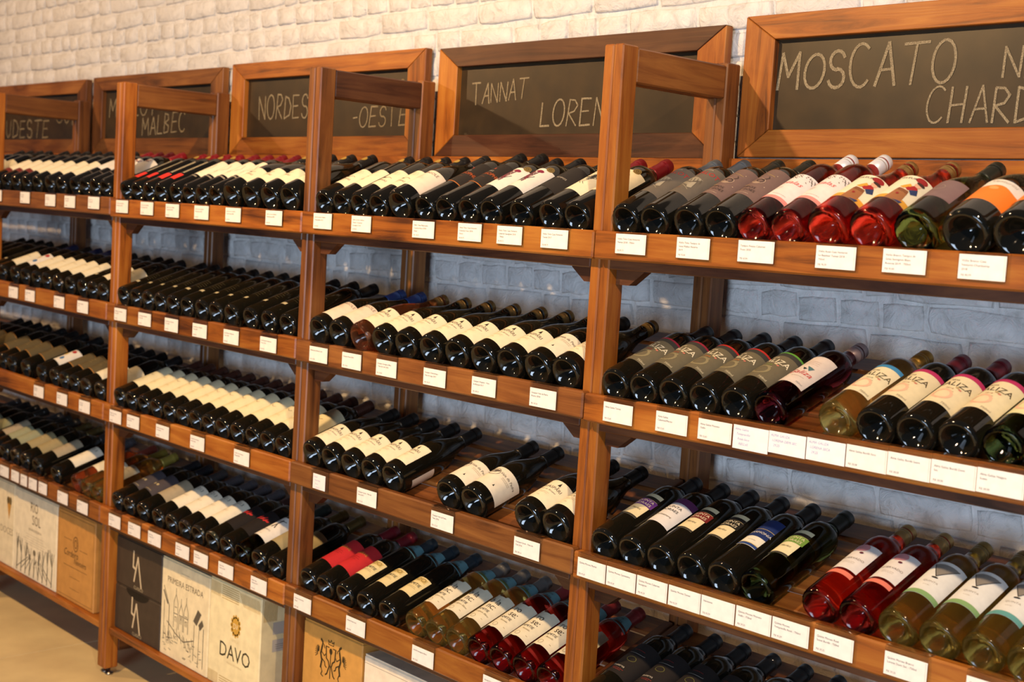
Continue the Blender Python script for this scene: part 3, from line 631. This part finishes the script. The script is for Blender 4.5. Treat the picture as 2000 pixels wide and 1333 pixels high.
typ('d1', 'bord', 'dark', '#1a1c1e', 'foil', 'black wine bottle with black label, red and white lettering', .062, .175, 1.3, '#24201f', lambda P: (small_lines(P, 0, .15, 1, .03, '#8e2f2a'), P.ring(0, .142, .02, .004, .001, '#9a948a', 2, a0=PI, a1=2*PI), P.text('Reserva', -.004, .085, .009, '#b8b0a2', 2), small_lines(P, 0, .078, 2, .03, '#8e2f2a'), P.ring(.004, .118, .01, .008, .0014, '#5c5a30', 2)))
typ('bigc', 'bord', 'dark', '#4a2a20', 'foil', 'dark wine bottle with large cream label', .062, .188, 1.25, '#e8dcb4', lambda P: (P.text('Reserva', 0, .15, .009, '#8f7c58', 2, slant=.2), P.stroke([(-.01, .128), (-.002, .134), (.008, .126), (.014, .132)], .001, '#7a5c38', 2), small_lines(P, 0, .095, 2, .03, '#b8a47c')))
typ('navy', 'bord', 'dark', '#1c1c20', 'foil', 'dark wine bottle with navy-grey label', .07, .17, 1.2, '#4a4448', lambda P: (P.rect(-.012, -.002, .105, .113, '#b0a27c', 2), P.rect(.004, .012, .105, .113, '#b0a27c', 2), P.rect(-.02, .02, .075, .0775, '#8f8468', 2)))
typ('tan', 'bord', 'dark', '#3a3636', 'foil', 'dark wine bottle with taupe label', .07, .17, 1.2, '#a89a80', f_lines(.12, 2, '#8a7c64'))
typ('n213', 'bord', 'dark', '#4a464a', 'foil', 'dark wine bottle with white numbered label', .062, .17, 1.25, '#e8dfc8', lambda P: (P.text('213', .012, .15, .016, '#57524c', 2), small_lines(P, 0, .11, 2, .03, '#b0a088')))
typ('redscript', 'bord', 'dark', '#3c2420', 'foil', 'black wine bottle with red brush script', .062, .17, 1.2, '#211c1c', lambda P: [P.stroke([(-.014+i*.007, .125+.006*(i % 2)), (-.008+i*.007, .142-.004*(i % 3))], .0034, '#c22a2c', 2) for i in range(6)]+[P.stroke([(-.016, .123), (.026, .13)], .002, '#c22a2c', 3)])
typ('figure', 'bord', 'green', '#1f2420', 'foil', 'green wine bottle, white label with black figure', .062, .165, 1.15, WHITE, lambda P: (P.stroke([(.006, .15), (.004, .13), (.0, .112)], .004, '#1c1a18', 2), P.stroke([(.004, .13), (.012, .112)], .003, '#1c1a18', 2), P.stroke([(-.008, .142), (.018, .15)], .0024, '#1c1a18', 2), P.ell(-.016, .115, .004, .006, '#7aa03c', 2), P.text('INSTINTO', 0, .092, .007, '#6b6458', 2), small_lines(P, 0, .072, 1, .02, '#a0967f')))
typ('khaki', 'bord', 'dark', '#6b5a34', 'foil', 'dark wine bottle with khaki label', .06, .158, 1.25, '#a0916a', lambda P: P.text('Reserva', 0, .115, .009, '#d8cba4', 2, slant=.25))
typ('olive', 'bord', 'dark', '#1c1a1a', 'foil', 'dark wine bottle with olive-grey label', .065, .155, 1.25, '#5d5138', lambda P: (small_lines(P, 0, .125, 3, .04, '#9c8c62', .01), P.rect(-P.hw, P.hw, .0655, .068, '#b07a3a', 2), P.rect(-P.hw, P.hw, .152, .1545, '#b07a3a', 2)))
typ('sage', 'bord', 'dark', '#2a2622', 'foil', 'dark wine bottle with grey-green label', .06, .15, 1.2, '#97987a', f_lines(.115, 2))
typ('redlab', 'bord', 'dark', '#6d1520', 'foil', 'dark bottle with bright red label, red capsule', .062, .17, 1.3, '#bf2a2e', lambda P: (P.text('RESERVE', 0, .13, .012, '#c58a3c', 2), small_lines(P, 0, .115, 3, .035, '#6b1418', .006)), extra='maroontop')
typ('ampn', 'bord', 'dark', '#243038', 'foil', 'black bottle with ornate cream label, blue neck tag', .058, .128, .72, '#dccb98', f_amitie, extra='bluetag')
typ('ambl', 'bord', 'gold', '#5c5a58', 'foil', 'clear white-wine bottle with blue neck tag', .056, .165, 1.0, '#dfd6bc', f_amb('b la', 'nc:'), True, 'bluetag')
typ('amro', 'bord', 'rose', '#7c2a2c', 'foil', 'red rose wine bottle with blue neck tag', .056, .165, 1.0, '#dfd6bc', f_amb('ro', 'se:'), True, 'bluetag')
typ('goldA', 'bord', 'gold', '#9c8a3c', 'foil', 'pale golden wine bottle with cream label', .075, .15, 1.1, CREAM, f_lines(.12, 1))
typ('roseA', 'bord', 'copper', '#9a4a3c', 'foil', 'copper rose wine bottle with cream label', .075, .15, 1.1, CREAM, f_lines(.12, 1))
typ('guasback', 'burg', 'dark', '#171615', 'foil', 'dark burgundy bottle with cream label and visible back label', .03, .112, 1.1, '#ece0c2', f_guas, extra='back')
typ('plainB', 'burg', 'dark', '#171615', 'foil', 'dark burgundy bottle mostly hidden behind post', .03, .1, 1.2, '#e8dcc0', f_guas)

def protos(name):
    t = T[name]
    if t['cache']: return t['cache']
    rt = empty('wine_bottle'); r, H, p = GEO[t['kind']]
    mk('glass_body', glass_mesh(t['kind'], t['gl']), rt); mk('capsule', cap_mesh(t['kind'], t['cap'], t['style']), rt)
    P = lab_mesh(r, t['v0'], t['v1'], t['half'], t['col'], t['wave']); lab = P.build('label', rt)
    Q = Print(P.f); Q.d = .00028; Q.curv = True; Q.hw = r*t['half']; Q.v0 = t['v0']; Q.big = t['kind'] == 'large'
    if t['fn']: t['fn'](Q); Q.build('print', lab)
    e = t['extra']
    if e == 'bluetag': blue_tag(rt, t['kind'])
    elif e == 'medal': medal(rt, r, .02, .186 if t['kind'] == 'bord' else .2)
    elif e == 'goldneck':
        P2 = Print(lambda a, b, d: ((.0168+d)*math.sin(a/.0168), -(.0168+d)*math.cos(a/.0168), b)); P2.d = .0004; P2.ell(.004, H-.035, .0075, .0095, '#a3843c', 1); P2.build('neck_seal', rt)
    elif e == 'back':
        P2 = Print(lambda u, v, d: ((r+d)*math.sin(u/r), -(r+d)*math.cos(u/r), v)); P2.d = .0003; P2.span(r*2.1, r*3.1, lambda u: (.03, .1), paper('#d9c8b4'), 1, .003); P2.build('back_label', rt)
    elif e == 'maroontop': pass
    elif e == 'salmon':
        P2 = Print(P.f); P2.d = .0003; P2.rect(-r*.8, r*.8, .066, .078, '#dd7a66', 1); P2.build('lower_label', rt)
    t['cache'] = rt; t['used'] = False
    return rt
def clone(src, parent=None):
    c = src.copy(); COL.objects.link(c); c.parent = parent
    for ch in list(src.children): clone(ch, c)
    return c
ORD = ['first', 'second', 'third', 'fourth', 'fifth', 'sixth', 'seventh', 'eighth', 'ninth', 'tenth', 'eleventh', 'twelfth', 'thirteenth', 'fourteenth', 'fifteenth']
SHO = {'4': 'top', '3': 'second', '2': 'third', '1': 'fourth'}
SHN = {'4': 'top shelf', '3': 'second shelf', '2': 'third shelf', '1': 'lowest bottle shelf'}
def place(name, row, x, idx, roll=0, yaw=0):
    t = T[name]; src = protos(name)
    if not t['used']: o = src; t['used'] = True
    else: o = clone(src)
    r = GEO[t['kind']][0]; a = TILT[row[1]]; R = rz(row, x)
    # contact of base plane with rail back edge, then centre line at r above the deck
    h = r-.016+.0006
    y = .0235-h*math.sin(a)*1.0; z = R+h*math.cos(a)
    y += .0025*math.cos(a); z += .0025*math.sin(a)
    q = Matrix.Rotation(yaw, 4, 'Z') @ Matrix.Rotation(-(PI/2-a), 4, 'X') @ Matrix.Rotation(roll, 4, 'Z')
    o.matrix_world = Matrix.Translation((x, y, z)) @ q
    tag(o, '%s, %s on %s shelf, %s rack' % (t['desc'], ORD[idx], SHO[row[1]], BAY[row[0]]), 'bottle', 'bottles on the %s of the %s rack' % (SHN[row[1]], BAY[row[0]]))
    return o
ROWS = {
'A4': ([-.949, -.855, -.769, -.676, -.586, -.485, -.393, -.286, -.207, -.122, -.050], 'creamred creamred creamred cream cream cream cream whiteill whiteill whiteill whiteill'),
'B4': ([.072, .148, .22, .293, .384, .462, .537, .610, .698, .796, .89, .985], 'redsmall redsmall redsmall redsmall whitewide whitewide whitewide whitewide dadivasL dadivasL dadivasL dadivasL'),
'C4': ([1.14, 1.215, 1.29, 1.365, 1.45, 1.542, 1.617, 1.697, 1.77, 1.866, 1.956, 2.032], 'dadivas dadivas dadivas dadivas bram phil phil floral floral darklab bird bird'),
'D4': ([2.166, 2.24, 2.324, 2.399, 2.474, 2.548, 2.63, 2.714, 2.798, 2.886, 2.973, 3.06], 'merlot merlot goes goes pet pet bat bat goesgreen orange orange orange'),
'A3': ([-.96, -.878, -.764, -.675, -.58, -.496, -.406, -.31, -.214, -.135, -.055], 'black creamN colorful creamN creamN cream cream cream black cream cream'),
'B3': ([.072, .155, .233, .31, .386, .469, .554, .631, .715, .814, .905, .995], 'black black black black black black black black black black black black'),
'C3': ([1.141, 1.227, 1.317, 1.406, 1.497, 1.589, 1.681, 1.77, 1.857, 1.944, 2.028], 'bramB bramB guasrose guas guas guas guas guas guas vale guas'),
'D3': ([2.166, 2.240, 2.315, 2.39, 2.465, 2.54, 2.677, 2.752, 2.827, 2.902, 2.978, 3.055], 'galR galR galS galS galG valin galW galB galB galB galN galN'),
'A2': ([-.96, -.854, -.771, -.649, -.515, -.41, -.332, -.255, -.17, -.068], 'olive olive olive olive colorful olive olive olive cream cream'),
'B2': ([.07, .15, .23, .308, .39, .469, .543, .618, .693, .772, .855, .935, 1.01], ' '.join(['bigc']*13)),
'C2': ([1.137, 1.221, 1.305, 1.389, 1.473, 1.679, 1.765, 1.941, 2.027], 'guasblk guasblk guasblk guasblk guasback vale vale guasblk guasblk'),
'D2': ([2.166, 2.240, 2.314, 2.39, 2.464, 2.54, 2.674, 2.749, 2.825, 2.9, 2.975, 3.05], 'qP qW qM qK qH qG pinkc pinkc grG grG grT grT'),
'A1': ([-.97, -.89, -.815, -.72, -.631, -.527, -.374, -.213, -.135, -.058], 'tan sage sage khaki khaki tan n213 roseA goldA goldA'),
'B1': ([.08, .16, .249, .346, .428, .508, .584, .664, .743, .824, .909, .991], 'navy navy tan n213 n213 n213 n213 redscript redscript figure khaki khaki'),
'C1': ([1.146, 1.22, 1.306, 1.393, 1.482, 1.588, 1.664, 1.739, 1.815, 1.904, 1.98, 2.055], 'redlab redlab ampn ampn ampn ambl ambl ambl amro amro amro amro'),
'D1': ([2.169, 2.25, 2.325, 2.4, 2.478, 2.556], 'd1 d1 d1 d1 d1 d1'),
'Z4': ([-1.36, -1.27, -1.18, -1.09], 'creamred creamred creamred creamred'), 'Z3': ([-1.36, -1.27, -1.18, -1.09], 'black black black black'),
'Z2': ([-1.36, -1.27, -1.18, -1.09], 'olive olive olive olive'), 'Z1': ([-1.36, -1.27, -1.18, -1.09], 'tan tan sage sage')}
rr = random.Random(11)
for row, (xs, names) in ROWS.items():
    names = names.split(); rad = [GEO[T[n]['kind']][0] for n in names]; xs = list(xs)
    lo = EXT[row[0]][0]+PW+.0015; hi = EXT[row[0]][1]-PW-.005
    for _ in range(60):
        if xs[0] < lo+rad[0]: xs[0] = lo+rad[0]
        if xs[-1] > hi-rad[-1]: xs[-1] = hi-rad[-1]
        for i in range(len(xs)-1):
            g = rad[i]+rad[i+1]+.0008-(xs[i+1]-xs[i])
            if g > 0: xs[i] -= g/2; xs[i+1] += g/2
    for i, (x, n) in enumerate(zip(xs, names)):
        roll = rr.uniform(-.1, .1)
        if n == 'vale' and row == 'C2' and i == 6: roll = .42
        if n == 'guasback': roll = -.32
        if n == 'dadivas' and i == 1: roll = -.5
        place(n, row, x, i, roll)

# ------------------------------------------------------------------ price tags
TAGS = {
'A4': ([-.881, -.638, -.431, -.28, -.105], None), 'B4': ([.09, .25, .405, .572, .742, .945], None), 'A3': ([-.715, -.573, -.338, -.16], None), 'B3': ([.103, .261, .425, .588, .758, .945], None),
'A2': ([-.478, -.293, -.124], None), 'B2': ([.094, .211, .396, .6, .838], None), 'A1': ([-.751, -.655, -.58, -.504, -.422, -.264, -.115], None), 'B1': ([.113, .244, .372, .54, .646, .782, .951], None),
'C4': ([1.167, 1.329, 1.567, 1.728, 1.857, 1.993], ['Lidio Carraro Dadivas|Tempranillo 2015||R$ 90,67', 'Lidio Carraro Dadivas|Merlot / Cabernet|Sauvignon 2018|R$ 90,40', 'Vinho Tinto Philosophia|Cabernet Franc 2018 -|750ml|R$ 146,25', 'Vinho Tinto Casa Venturini|Cabernet Franc 2018 -|750ml|R$ 80,73', 'Vinho Tinto Casa Venturini|Cabernet Sauvignon 2018|- 750ml|R$ 80,73', 'Vinho Tinto Casa Venturini|Tannat 2017||R$ 80,73']),
'D4': ([2.203, 2.358, 2.501, 2.666, 2.795, 2.929], ['Vinho Tinto Casa Venturini|Merlot 2018 - 750ml||R$ 80,73', 'Vinho Tinto Tempos de|Góes Malbec Reserva|2019|R$ 92,66', 'Tempos Pétalas Cabernet|Franc 2020||R$ 60,84', 'Vinho Rosé Casa Venturini|Le Bateleur Tannat 2018 -|750ml|R$ 78,39', 'Vinho Branco Tempos de|Góes Sauvignon Blanc|Reserva 2019 - 750ml|R$ 90,00', 'Vinho Branco Casa|Venturini Chardonnay|2018|R$ 80,99']),
'C3': ([1.177, 1.318, 1.457, 1.636, 1.804, 1.989], ['Bramasole Diluvio Syrah|||R$ 117,00', 'Guaspari Rose 2018|||R$ 114,66', 'Guaspari Sauvignon Blanc|- Vista do Café 2016||R$ 154,80', 'Guaspari Chardonnay -|Vista do Lago 2017||R$ 196,39', 'Guaspari Viognier - Vista|do Bosque 2017||R$ 189,54', 'Guaspari Vale da Pedra|Branco 2018||R$ 105,36']),
'D3': ([2.2, 2.337, 2.44, 2.521, 2.599, 2.678, 2.757, 2.835, 2.913, 2.991], ['Alma Galiza Tannat|||R$ 52,65', 'Alma Galiza|Cabernet/Merlot||R$ 52,65', 'Alma Galiza Moscato|Giallo||R$ 52,65', '*Alma Galiza|Tempranillo|Rosé-Seco|R$52,65', '*ALMA GALIZA|LORENA DEMI SEC|29,25|', '*ALMA GALIZA|LORENA SECA|29,25|', 'Alma Galiza Bordô Seco|||R$ 28,08', 'Alma Galiza Bordô Suave|||R$ 28,08', 'Alma Galiza Bordô Demi|Sec||R$ 28,08', 'Alma Galiza Niágara|Suave||R$ 28,08']),
'C2': ([1.207, 1.407, 1.691, 1.969], ['*Guaspari|Vale da Pedra|Branco|R$ 52,65', 'Guaspari Syrah - Vista da|Serra 2017||R$ 217,62', 'Guaspari Vale da Pedra|Tinto 2016||R$ 131,04', 'Guaspari Syrah - Vista do|Chá 2016||R$ 290,16']),
'D2': ([2.158, 2.238, 2.318, 2.3985, 2.4775, 2.5575, 2.637, 2.725, 2.861, 3.005], ['Quinta Moraes Merlot|||R$ 43,29', 'Quinta Moraes Carmenère|||R$ 43,29', 'Quinta Moraes Cabernet|Sauvignon||R$ 43,29', 'Quinta Moraes Tannat|||R$ 43,29', 'Harmonia|||R$ 43,29', 'Quinta Moraes Moscato|Giallo - 750ml||R$ 29,25', 'Quinta Moraes|Tempranillo Rosé - 750ml||R$ 43,29', 'Quinta Moraes Rosé|Suave Bordô - 750ml||R$ 29,25', 'Quinta Moraes Branco|Lorena Demi Sec - 750ml||R$ 29,25', 'Quinta Moraes Branco|Lorena Seco - 750ml||R$ 29,25']),
'C1': ([1.159, 1.389, 1.65, 1.898], ['Reserve Pinot Noir|Brasil||R$ 72,00', 'Amitié Pinot Noir|||R$ 75,00', 'Amitié Sauvignon Blanc|||R$ 75,00', 'Amitié Rosé Merlot|||R$ 75,00'])}
DEF = {'A4': 'Lidio Carraro|Merlot 2018||R$ 89,00', 'B4': 'Lidio Carraro Dadivas|Chardonnay 2018||R$ 90,40', 'A3': 'Tinto Seco Reserva|2018||R$ 75,00', 'B3': 'Lote Reserva Cabernet|Franc 2018||R$ 99,00', 'A2': 'Vinho Tinto|Syrah 2017||R$ 68,00', 'B2': 'Vinho Tinto Reserva|Merlot 2016||R$ 89,00', 'A1': 'Vinho Branco|2018||R$ 62,00', 'B1': 'Vinho Tinto|Cabernet 2017||R$ 72,00'}
rt_ = random.Random(2)
holder_me = None
for row, (xs, txt) in TAGS.items():
    n = len(xs)
    for i, x in enumerate(xs):
        s = txt[i] if txt else DEF[row]
        hw = .0265 if row == 'C2' and i == 0 else (.0275 if row == 'A1' and i == 2 else (.033 if row == 'A1' and i in (1, 3, 4) else (.0385 if row in ('D3', 'D2') else .039)))
        hand = s.startswith('*'); s = s.lstrip('*')
        top = (-.0035 if row[1] == '4' else -.0105)+rt_.uniform(-.002, .001); H = .0385
        if row in ('D3', 'D2'): top = -.009
        if i == 3 and row == 'D3': H = .043
        zt = rz(row, x)+top
        t = empty('price_tag', (x, 0, zt))
        full = s.replace('|', ' ').lower()
        gr = next((g_ for g_ in ('Cabernet Franc', 'Cabernet Sauvignon', 'Cabernet/Merlot', 'Sauvignon Blanc', 'Pinot Noir', 'Tempranillo', 'Chardonnay', 'Viognier', 'Syrah', 'Moscato', 'Carmenère', 'Bordô', 'Niágara', 'Lorena', 'Malbec', 'Tannat', 'Merlot', 'Rose') if g_.lower() in full), '')
        if txt: lb = ('handwritten ' if hand else 'printed ')+(gr+' ' if gr else '')+'price tag, '+ORD[i]+' on '+SHO[row[1]]+' rail of '+BAY[row[0]]+' rack'
        else: lb = 'small white price tag, '+ORD[i]+' from left on '+SHO[row[1]]+' rail of '+BAY[row[0]]+' rack'
        tag(t, lb, 'price tag', 'price tags on the %s rail of the %s rack' % (SHN[row[1]], BAY[row[0]]))
        hh = hw+.0012 if row not in ('D3', 'D2') else hw
        if row == 'C2' and i == 0: hh = .039
        # acrylic holder: front sheet and lip over the rail
        off = -top
        bm = bmesh.new()
        for (a, b, c, d, e_, f_) in ((-hh, hh, -.0034, -.0026, -H-.0015, off+.0012), (-hh, hh, -.0026, .019, off+.0005, off+.0012)):
            g = bmesh.ops.create_cube(bm, size=1)
            for v in g['verts']: v.co = Vector(((a+b)/2+v.co.x*(b-a), (c+d)/2+v.co.y*(d-c), (e_+f_)/2+v.co.z*(f_-e_)))
        me = bpy.data.meshes.new('holder'); bm.to_mesh(me); bm.free(); mk('holder', me, t, acrylic())
        cd = mk('card', bxm(-hw, hw, -.0044, -.0036, -H, 0, 0), t, paper('#efe6da' if not hand else '#ece6e2'))
        P = Print(lambda u, v, d: (u, -.0044-d, v)); P.d = .0002
        if not hand and row not in ('C2',): P.rect(hw-.003, hw-.0027, -H, 0, '#c98a78')
        ls = s.split('|'); sz = .0051
        for k, l in enumerate(ls):
            if not l: continue
            last = k == 3
            if hand: P.text(l, -hw+.004+.003*k, -.009-k*.0088, .0062 if hw > .03 else .0045, '#8d90b8', 1, 'L', slant=.2)
            else:
                w_ = textmesh(l)[2]*sz; P.text(l, -hw+.005, -.0115-k*.0068-(.002 if last else 0), sz*.92 if last else sz, '#6a645f' if last else '#2b2826', 1, 'L', sx=min(1.02, (2*hw-.009)/max(w_, 1e-6)))
        P.build('print', cd)

# ------------------------------------------------------------------ cartons on the bottom shelves
ZB = .1622
def carton(x0, x1, z0, z1, colr, label, yf=.05, yd=.30, lid=True, ylean=0):
    t = empty('wine_carton', ((x0+x1)/2, yf, z0)); tag(t, label, 'box', 'cartons on the bottom shelves')
    w_ = (x1-x0)/2; mt = noisy('card_'+colr, colr, '#%02x%02x%02x' % tuple(min(255, int(int(colr[i:i+2], 16)*1.07)+3) for i in (1, 3, 5)), 30, .6, .05, .0004)
    mk('carton_body', bxm(-w_, w_, 0, yd, 0, z1-z0-.004, .003), t, mt)
    mk('top_flap', bxm(-w_+.001, w_-.001, .002, yd*.5-.001, z1-z0-.0035, z1-z0, .0008), t, mt); mk('top_flap', bxm(-w_+.001, w_-.001, yd*.5+.001, yd-.002, z1-z0-.0035, z1-z0, .0008), t, mt)
    P = Print(lambda u, v, d: (u, -d, v)); P.d = .0003; P.hw = w_; P.H = z1-z0
    return t, P
INK = '#3a332a'
# heart carton (left edge of frame), RIO SOL, kraft
t, P = carton(-1.0, -.783, ZB, .478, '#d9c9a4', 'cream carton with golden heart at left edge of the photo')
P.poly([(.045, .24), (.062, .262), (.084, .24), (.064, .175)], '#c08a3a', 1); P.ell(.054, .247, .011, .014, '#5a4a2a', 2); P.ell(.075, .247, .011, .014, '#6b5a34', 2); P.text('DOCES', .045, .12, .036, '#9c8c70', 1); P.build('print', t)
t, P = carton(-.778, -.418, ZB, .474, '#ddcfae', 'cream carton with a drawn grove of trees under the Malbec rack')
P.text('RIO', -.01, .245, .05, '#6e5c44', 1, sx=.8); P.text('SOL', .01, .2, .05, '#6e5c44', 1, sx=.8); P.text('GRANDE RESERVA', .0, .175, .013, '#8a7a60', 1)
for k in range(5): small_lines(P, 0, .158-k*.009, 1, .22, '#a59576', lvl=1)
r2 = random.Random(6)
for k in range(9):
    u = -.15+k*.037; h = .05+.045*abs(k-4)/4
    P.stroke([(u*.35, .075-.0*h), (u, .02)], .003, INK)
    P.stroke([(u, .01), (u+.004, .02+h*.6)], .006, '#5d5443')
    for j in range(6): P.stroke([(u+.003, .03+h*.5), (u+r2.uniform(-.02, .02), .04+h+r2.uniform(-.02, .015))], .003, r2.choice(['#3f382c', '#6b604c', '#857a62']))
P.ell(0, .1, .012, .011, '#7a6f58', 1); P.build('print', t)
t, P = carton(-.412, -.125, ZB, .474, '#b7813f', 'kraft brown carton with oval seal under the Malbec rack')
for a in ((-.135, .135, .012), (-.135, .135, .295)): P.rect(a[0], a[1], a[2], a[2]+.0015, '#7a5326')
P.rect(-.135, -.1335, .012, .295, '#7a5326'); P.rect(.1335, .135, .012, .295, '#7a5326')
P.ring(0, .205, .018, .025, .003, '#4a3216'); P.ring(0, .205, .009, .014, .003, '#4a3216'); P.text('Cordeiro', -.035, .155, .034, '#3a2712', 1, slant=.25, sx=.85); P.text('Nevoeiro', .035, .135, .03, '#3a2712', 1, slant=.25, sx=.8)
P.rect(-.09, .09, .12, .1215, '#5a3d1c'); P.rect(.03, .09, .19, .1915, '#5a3d1c'); P.rect(-.09, -.03, .212, .2135, '#5a3d1c'); small_lines(P, 0, .085, 1, .09, '#5a3d1c'); small_lines(P, 0, .045, 1, .08, '#5a3d1c'); P.build('print', t)
# LA boxes
for k, (a, b, lb) in enumerate(((ZB, .3115, 'lower black carton of the stack of two, slanted gold monogram'), (.3125, .4705, 'upper black carton of the stack of two, slanted gold monogram'))):
    t, P = carton(.029, .3265, a, b, '#3a2e22', lb)
    o = -.004; c = '#cdb995'
    P.stroke([(-.028+o, .125), (-.03+o, .075), (-.012+o, .07)], .0075, c); P.stroke([(-.022+o, .03), (.0+o, .11), (.026+o, .018)], .0075, c); P.text('CLASICO', .004, .006, .015, '#b5a27c', 1)
    if k == 0: P.span(-.075, .075, lambda u: (.1475-.026*math.sqrt(max(0, 1-(u/.075)**2)), .1476), flat('#0d0a08'), 1)
    P.build('print', t)
# PRIMEIRA ESTRADA
t, P = carton(.330, .612, ZB, .467, '#dccba2', 'cream carton with a sketched village and church towers')
P.text('PRIMEIRA ESTRADA', 0, .232, .0262, '#6b5d48', 1, sx=.93); small_lines(P, 0, .275, 2, .08, '#a39172', .008, 1)
D = '#5b5242'
def sk(pts, w_=.0022): P.stroke(pts, w_, D)
for cx, h in ((-.05, .205), (.012, .19), (-.018, .18)):
    sk([(cx-.012, .1), (cx-.012, h-.025), (cx, h), (cx+.012, h-.025), (cx+.012, .1)]); sk([(cx, h), (cx, h+.018)]); sk([(cx-.006, h-.04), (cx+.006, h-.04)]); sk([(cx-.012, .145), (cx+.012, .145)]); sk([(cx-.004, .12), (cx-.004, .135), (cx+.004, .135), (cx+.004, .12)])
sk([(-.125, .215), (-.09, .16), (-.09, .05)], .003); sk([(-.125, .2), (-.1, .165)], .006); sk([(-.12, .05), (-.12, .17)])
P.poly([(.055, .15), (.08, .19), (.1, .18), (.075, .14)], '#5b5242', 2); P.poly([(.085, .145), (.105, .165), (.115, .15), (.095, .13)], '#5b5242', 2); sk([(.062, .14), (.06, .03)]); sk([(.09, .14), (.088, .02)]); sk([(.115, .14), (.115, .02)], .003)
for k in range(16):
    a = -.13+k*.011; sk([(a+r2.uniform(0, .02), .1-r2.uniform(0, .03)), (a+.02, .06+r2.uniform(-.02, .02))], .0018)
for k in range(34):
    a = r2.uniform(-.13, .1); b = r2.uniform(.02, .075); sk([(a, b), (a+r2.uniform(.006, .018), b+r2.uniform(-.004, .004))], .0016)
sk([(-.1, .11), (-.05, .085), (0, .07), (.06, .09)], .003); P.build('print', t)
# DAVO
t, P = carton(.616, .888, ZB, .474, '#dfcfa0', 'cream carton with gold stripes and round gold seal')
G = '#b5924a'
for k in range(9): P.stroke([(-.128+k*.006, .262), (-.128+k*.006, .3)], .0018, G)
for k in range(7): P.stroke([(-.07, .262+k*.0062), (.02, .262+k*.0062)], .0018, G)
for k in range(14): P.stroke([(.024+k*.0074, .298), (min(.13, .05+k*.0074), .262 if .05+k*.0074 < .13 else .262+(.05+k*.0074-.13)*1.2)], .0018, G)
for k in range(10): P.stroke([(-.13+k*.0055, .003), (-.13+k*.0055, .036)], .0018, G)
for k in range(5): P.stroke([(-.07, .004+k*.007), (.03, .004+k*.007)], .0018, G)
P.ell(.008, .196, .023, .028, '#c99a3c', 1)
for k in range(12): P.ell(.008+.023*math.cos(k*PI/6), .196+.028*math.sin(k*PI/6), .005, .006, '#c99a3c', 1)
P.text('DV', .008, .187, .024, '#ecdcb0', 2, sx=.8); P.text('FAMILIA', .005, .148, .013, '#dcc894', 1); P.text('DAVO', .006, .093, .062, '#39331f', 1, sx=.95); P.text('VINHOS DE FAMILIA', .006, .078, .009, '#cdb98a', 1); P.build('print', t)
# shipping stickers on the right side (codes left out, text only)
x_s = .136; P = Print(lambda u, v, d: (x_s+d, u, v)); P.d = .0004
P.rect(.04, .1, .2, .235, '#b9b2a6'); P.rect(.04, .1, .15, .185, '#b9b2a6'); small_lines(P, .07, .17, 3, .05, '#4a463e', .006)
for k in range(9): P.stroke([(.01+k*.005, .24), (.012+k*.005, .3)], .0018, G)
P.build('shipping_sticker', t)
# crested kraft carton
t, P = carton(1.0955, 1.352, ZB, .474, '#bd8a42', 'kraft carton printed with a dark crest of two beasts and a crown')
B = '#33260f'
f0 = P.f; P.f = lambda u, v, d: f0(u*.76-.004, .232+(v-.2)*.62 if v > .1 else v, d)
def beast(sg):
    X = lambda u: sg*u
    P.stroke([(X(-.052), .235), (X(-.048), .262), (X(-.058), .272)], .006, B); P.stroke([(X(-.06), .268), (X(-.04), .25), (X(-.036), .238)], .004, B)
    P.stroke([(X(-.05), .245), (X(-.058), .21), (X(-.05), .18), (X(-.056), .15)], .0085, B); P.stroke([(X(-.054), .22), (X(-.036), .205), (X(-.03), .215)], .004, B); P.stroke([(X(-.05), .19), (X(-.034), .18), (X(-.03), .165), (X(-.022), .16)], .005, B)
    P.stroke([(X(-.054), .155), (X(-.046), .135), (X(-.052), .122), (X(-.04), .116)], .0045, B)
    for k in range(9): a = 1.2+k*.3; P.stroke([(X(-.07+.006*math.cos(a)), .205+.01*math.sin(a)), (X(-.074+.016*math.cos(a)), .205+.034*math.sin(a))], .0028, B)
beast(1); beast(-1)
P.stroke([(-.014, .262), (-.016, .28), (-.007, .27), (0, .284), (.007, .27), (.016, .28), (.014, .262), (-.014, .262)], .0032, B)
P.stroke([(-.028, .25), (-.024, .2), (-.012, .19), (-.006, .17), (-.018, .135), (-.026, .128)], .006, B); P.stroke([(.028, .25), (.024, .2), (.012, .19), (.006, .17), (.018, .135), (.026, .128)], .006, B)
P.stroke([(-.028, .25), (-.01, .25)], .004, B); P.stroke([(.012, .25), (.028, .25)], .004, B); P.stroke([(0, .24), (0, .2), (.0, .12)], .0045, B); P.ell(0, .235, .009, .013, B); P.text('VINICOLA', 0, .06, .026, '#6b5020', 1)
P.build('print', t)
t, P = carton(1.362, 1.66, ZB, .452, '#dccdb4', 'open white carton beside the crested kraft carton, foot of Tannat rack', .05, .26)
P.text('MERLOT', -.06, .20, .03, '#8a7a55', 1); P.rect(-.148, .148, .268, .2692, '#9a8f80'); P.build('print', t)
